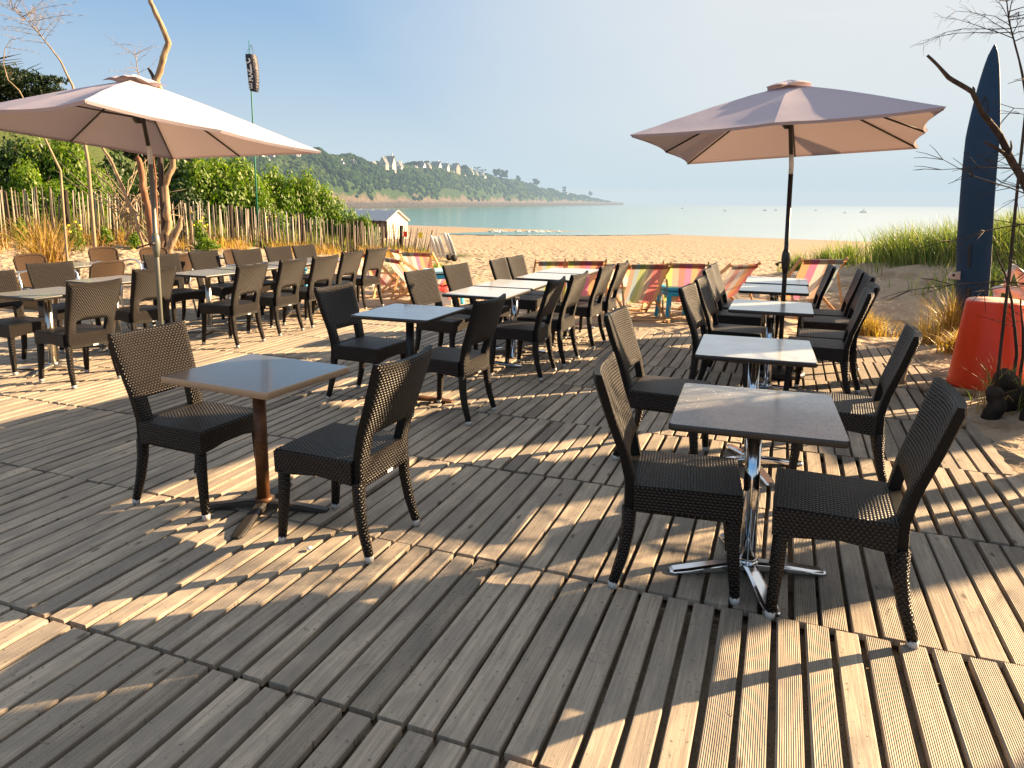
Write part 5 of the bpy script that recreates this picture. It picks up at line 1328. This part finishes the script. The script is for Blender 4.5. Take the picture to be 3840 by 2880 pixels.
# yellow and red jackets showing above the fence end: two small marker flags
for (a1, b1, c1, mt, lb) in ((1520, 868, 24.2, 'cloth_red', 'small red cloth hooked on top of the fence near the hut'), (1577, 872, 24.6, 'flower_yellow', 'small yellow cloth hooked on top of the fence near its end')):
    p = at(a1, b1, 23.6); mb = MB(); vs = []
    for j in range(5):
        for i in range(4): vs.append((p.x + (i - 1.5) * .045 + .015 * noise.noise(Vector((i, j, a1))), p.y - .02 + .03 * noise.noise(Vector((i * .7, j * .7, a1))), p.z - j * .045))
    mb.add(vs, [(j * 4 + i, j * 4 + i + 1, (j + 1) * 4 + i + 1, (j + 1) * 4 + i) for j in range(4) for i in range(3)]); o = mb.build('cloth', MATS[mt]); tag(o, lb, 'cloth')
def make_gull():
    root = empty('gull', (0, 0, 0)); mb = MB(); mb.tube([(-.24, 0, .19), (-.12, 0, .20), (0, 0, .20), (.1, 0, .22), (.15, 0, .27), (.19, 0, .31), (.24, 0, .31), (.29, 0, .30)], [.008, .045, .07, .06, .035, .033, .028, .005], 8); mb.build('body', MATS['gull_white'], root)
    for s_ in (-1, 1):
        mb = MB(); mb.tube([(0, s_ * .03, .16), (.01, s_ * .03, 0)], .007, 4); mb.build('leg', MATS['dark_branch'], root)
        mb = MB(); mb.tube([(.08, s_ * .055, .23), (-.1, s_ * .05, .22), (-.28, s_ * .02, .19)], [.02, .03, .006], 6, squash=.5); mb.build('wing', MATS['boat_grey'], root)
    return root
G0 = make_gull(); gf = True; random.seed(8)
for i, px in enumerate([1838, 1857, 1864, 1873, 1880, 1890, 1934, 1943, 1951, 1975, 1981, 1999, 2008, 2014, 2027, 2036, 2058, 2088, 2098]):
    c = G0 if gf else copy_tree(G0); gf = False; p = ground_hit(px, 879 + U(-1.2, 1.6)); c.location = (p.x, p.y, zt(p.x, p.y, False) + .03); c.rotation_euler = (0, 0, U(0, 6.28)); c.scale = (1.35,) * 3
    tag(c, 'white gull in the line of gulls standing in the shallow tide pool', 'gull', 'gulls in the tide pool')
BO = [(3240, 793, 2, 'largest boat on the hazy horizon, right of the right parasol pole'), (3170, 795, 1, 'faint small boat left of the workboat on the horizon'), (2910, 787, 1, 'tiny hazy boat just left of the right parasol pole'), (2870, 788, 1.2, 'tiny hazy boat second left of the right parasol pole'), (3060, 786, .8, 'tiny hazy boat right of the right parasol pole'), (2560, 782, .8, 'faint tiny boat left of the right parasol on the horizon'), (2720, 790, .9, 'faint tiny boat under the left side of the right parasol')]
for (a1, b1, s_, lb) in BO:
    d = 5.2 * 2670 / max(6, b1 - 763) ; p = at(a1, b1, d); k = s_ * d / 2670 * 8
    root = empty('boat', (p.x, p.y, SEA), R(20), lb, 'boat', 'hazy boats on the horizon')
    mb = MB(); vs = [(-k, -k * .2, 0), (k * .8, -k * .2, 0), (k * 1.2, 0, k * .28), (k * .8, k * .2, 0), (-k, k * .2, 0), (-k, -k * .25, k * .28), (k * .75, -k * .25, k * .28), (k * .75, k * .25, k * .28), (-k, k * .25, k * .28)]
    mb.add(vs, [(0, 1, 6, 5), (1, 2, 6), (1, 3, 2), (3, 7, 2), (3, 4, 8, 7), (4, 0, 5, 8), (5, 6, 2, 7, 8)], smooth=False); mb.build('hull', MATS['boat_grey'], root)
    mb = MB(); mb.box((-k * .1, 0, k * .43), (k * .7, k * .35, k * .32)); mb.box((-k * .05, 0, k * .68), (k * .35, k * .28, k * .2)); mb.build('cabin', MATS['boat_white'], root)
    mb = MB(); mb.tube([(0, 0, k * .7), (0, 0, k * 1.2)], k * .03, 4); mb.build('mast', MATS['boat_grey'], root)

# ------------------------------------------------------------------ sea haze over the bay: an absorbing volume that glows in place of scattered light
m = bpy.data.materials.new('sea_haze'); m.use_nodes = True; N = NT(m.node_tree); N.n.remove(N.n['Principled BSDF'])
DEN = .00052; FOG = (.62, .75, .82)
va = N.add('ShaderNodeVolumeAbsorption'); va.inputs['Color'].default_value = (0, 0, 0, 1); va.inputs['Density'].default_value = DEN
ve = N.add('ShaderNodeEmission'); ve.inputs['Color'].default_value = (*FOG, 1); ve.inputs['Strength'].default_value = DEN / EXPO
ad = N.add('ShaderNodeAddShader'); N.l.new(va.outputs[0], ad.inputs[0]); N.l.new(ve.outputs[0], ad.inputs[1]); N.l.new(ad.outputs[0], N.n['Material Output'].inputs['Volume'])
mb = MB(); mb.box((900, 3150, 88), (7000, 6000, 180)); o = mb.build('sea_haze', m); tag(o, kind='structure')

m2_ = m.copy(); m2_.name = 'horizon_haze'; MATS['hz2'] = m2_
for n_ in m2_.node_tree.nodes:
    if n_.type == 'VOLUME_ABSORPTION': n_.inputs['Density'].default_value = .003
    if n_.type == 'EMISSION': n_.inputs['Color'].default_value = (.77, .81, .825, 1); n_.inputs['Strength'].default_value = .003 / EXPO
mb = MB(); mb.box((2200, 4600, 20), (6400, 5000, 50)); o = mb.build('horizon_haze', m2_); tag(o, kind='structure')  # second glowing volume, paling the far sea like haze

# ------------------------------------------------------------------ unseen frame of panels, added outside the view on the right to cast the terrace shadows
PZ = 3.2
def vs_pt(v, s_, z=PZ):
    """v across the sun's path, s_ along it, measured where the shadow lands on the boards"""
    k = z / math.tan(SUN_EL); c, n_ = math.cos(SUN_AZ), math.sin(SUN_AZ)
    return Vector((c * (s_ + k) - n_ * v, n_ * (s_ + k) + c * v, z))
pr = empty('shade_frame', vs_pt(3, 3, 0), 0, 'added unseen frame of timber panels that casts the terrace shadows, beyond the right edge', 'shade_frame'); pl = Vector(pr.location)
def strip(pts, seed, wob=.035):
    """one shadow-casting panel; pts = corners (v, s) in order"""
    out = []
    for i in range(len(pts)):
        a, b = Vector(pts[i]), Vector(pts[(i + 1) % len(pts)]); L = (b - a).length; n_ = max(2, int(L / .12)); nn = Vector((-(b - a).y, (b - a).x)).normalized()
        for k in range(n_):
            t = k / n_; q = a.lerp(b, t) + nn * wob * (noise.noise(Vector((t * L * 1.3, seed, i))) * 1.3 + .9 * abs(math.sin(t * L * 2.1 + seed)) - .4); out.append(vs_pt(q.x, q.y) - pl)
    mb = MB(); mb.face(out); mb.build('shade_panel', MATS['timber_dark'], pr)
strip([(2.04, 3.9), (2.47, 3.9), (2.48, .5), (2.44, -2.6), (2.0, -2.6), (2.02, 1.2)], 1)
strip([(2.06, 1.35), (1.85, .80), (1.35, .35), (.6, .1), (.2, -.4), (.2, -3.6), (1.2, -3.8), (2.06, -3.0)], 2)
strip([(3.33, 2.6), (3.9, 2.75), (3.93, .9), (3.80, .25), (3.60, -.1), (3.42, .25), (3.30, 1.2)], 3)
strip([(3.16, -.66), (3.60, -.55), (4.00, -.25), (4.02, -2.2), (3.6, -2.5), (3.1, -2.3), (3.05, -1.3)], 4)
strip([(4.32, 4.0), (4.95, 4.3), (4.98, .7), (4.7, .35), (4.42, .45), (4.20, 1.0), (4.24, 1.7)], 5)
strip([(5.10, 4.5), (5.32, 4.6), (5.30, 1.5), (5.08, 1.9)], 6, .02)
strip([(5.42, 4.6), (5.75, 5.0), (5.74, 2.0), (5.44, 1.7)], 7, .02)
strip([(2.60, 4.8), (2.78, 4.8), (2.76, 2.6), (2.66, 2.2)], 8, .02)
strip([(3.2, 5.2), (3.95, 5.6), (3.9, 3.5), (3.25, 3.3)], 9)
strip([(6.0, 5.6), (6.5, 5.6), (6.45, 2.9), (6.05, 3.2)], 10)
strip([(6.8, 5.8), (7.3, 5.8), (7.3, 3.4), (6.85, 3.6)], 11)
strip([(.55, 4.6), (1.22, 4.6), (1.25, 1.75), (.9, 1.4), (.55, 1.5)], 12)
for v_, s0_, s1_ in ((2.25, -2.7, 4.4), (4.6, .6, 4.6), (6.2, 2.6, 5.8), (.4, -3.4, 4.4)):
    mb = MB(); mb.beam(vs_pt(v_, s0_) - pl + Vector((0, 0, .05)), vs_pt(v_, s1_) - pl + Vector((0, 0, .05)), .08, .06); mb.build('beam', MATS['driftwood'], pr)
    for s_ in (s0_ + .4, s1_ - .2):
        p = vs_pt(v_, s_) - pl
        if v_ == 4.6 and s_ < 2: continue
        mb = MB(); mb.tube([p, Vector((p.x, p.y, -.1))], [.05, .055], 8); mb.build('post', MATS['driftwood'], pr)
twig_tree('shadow_bush', [(4500, 1500), (4520, 1200), (4560, 900), (4520, 600), (4600, 350)], [.03, .022, .016, .010, .004], 4.6, 'bare dead bush added unseen beyond the right edge to dapple the boards with shadow', 'dead bush', 'dark_branch', 40, 1.3, 61, .006, .6)  # unseen bush added to throw twig shadows on the boards
twig_tree('shadow_bush', [(4250, 1500), (4300, 1200), (4250, 900), (4330, 600)], [.03, .022, .016, .006], 4.0, 'second bare dead bush added unseen beyond the right edge for shadow, nearer the camera', 'dead bush', 'dark_branch', 40, 1.2, 62, .006, .6)
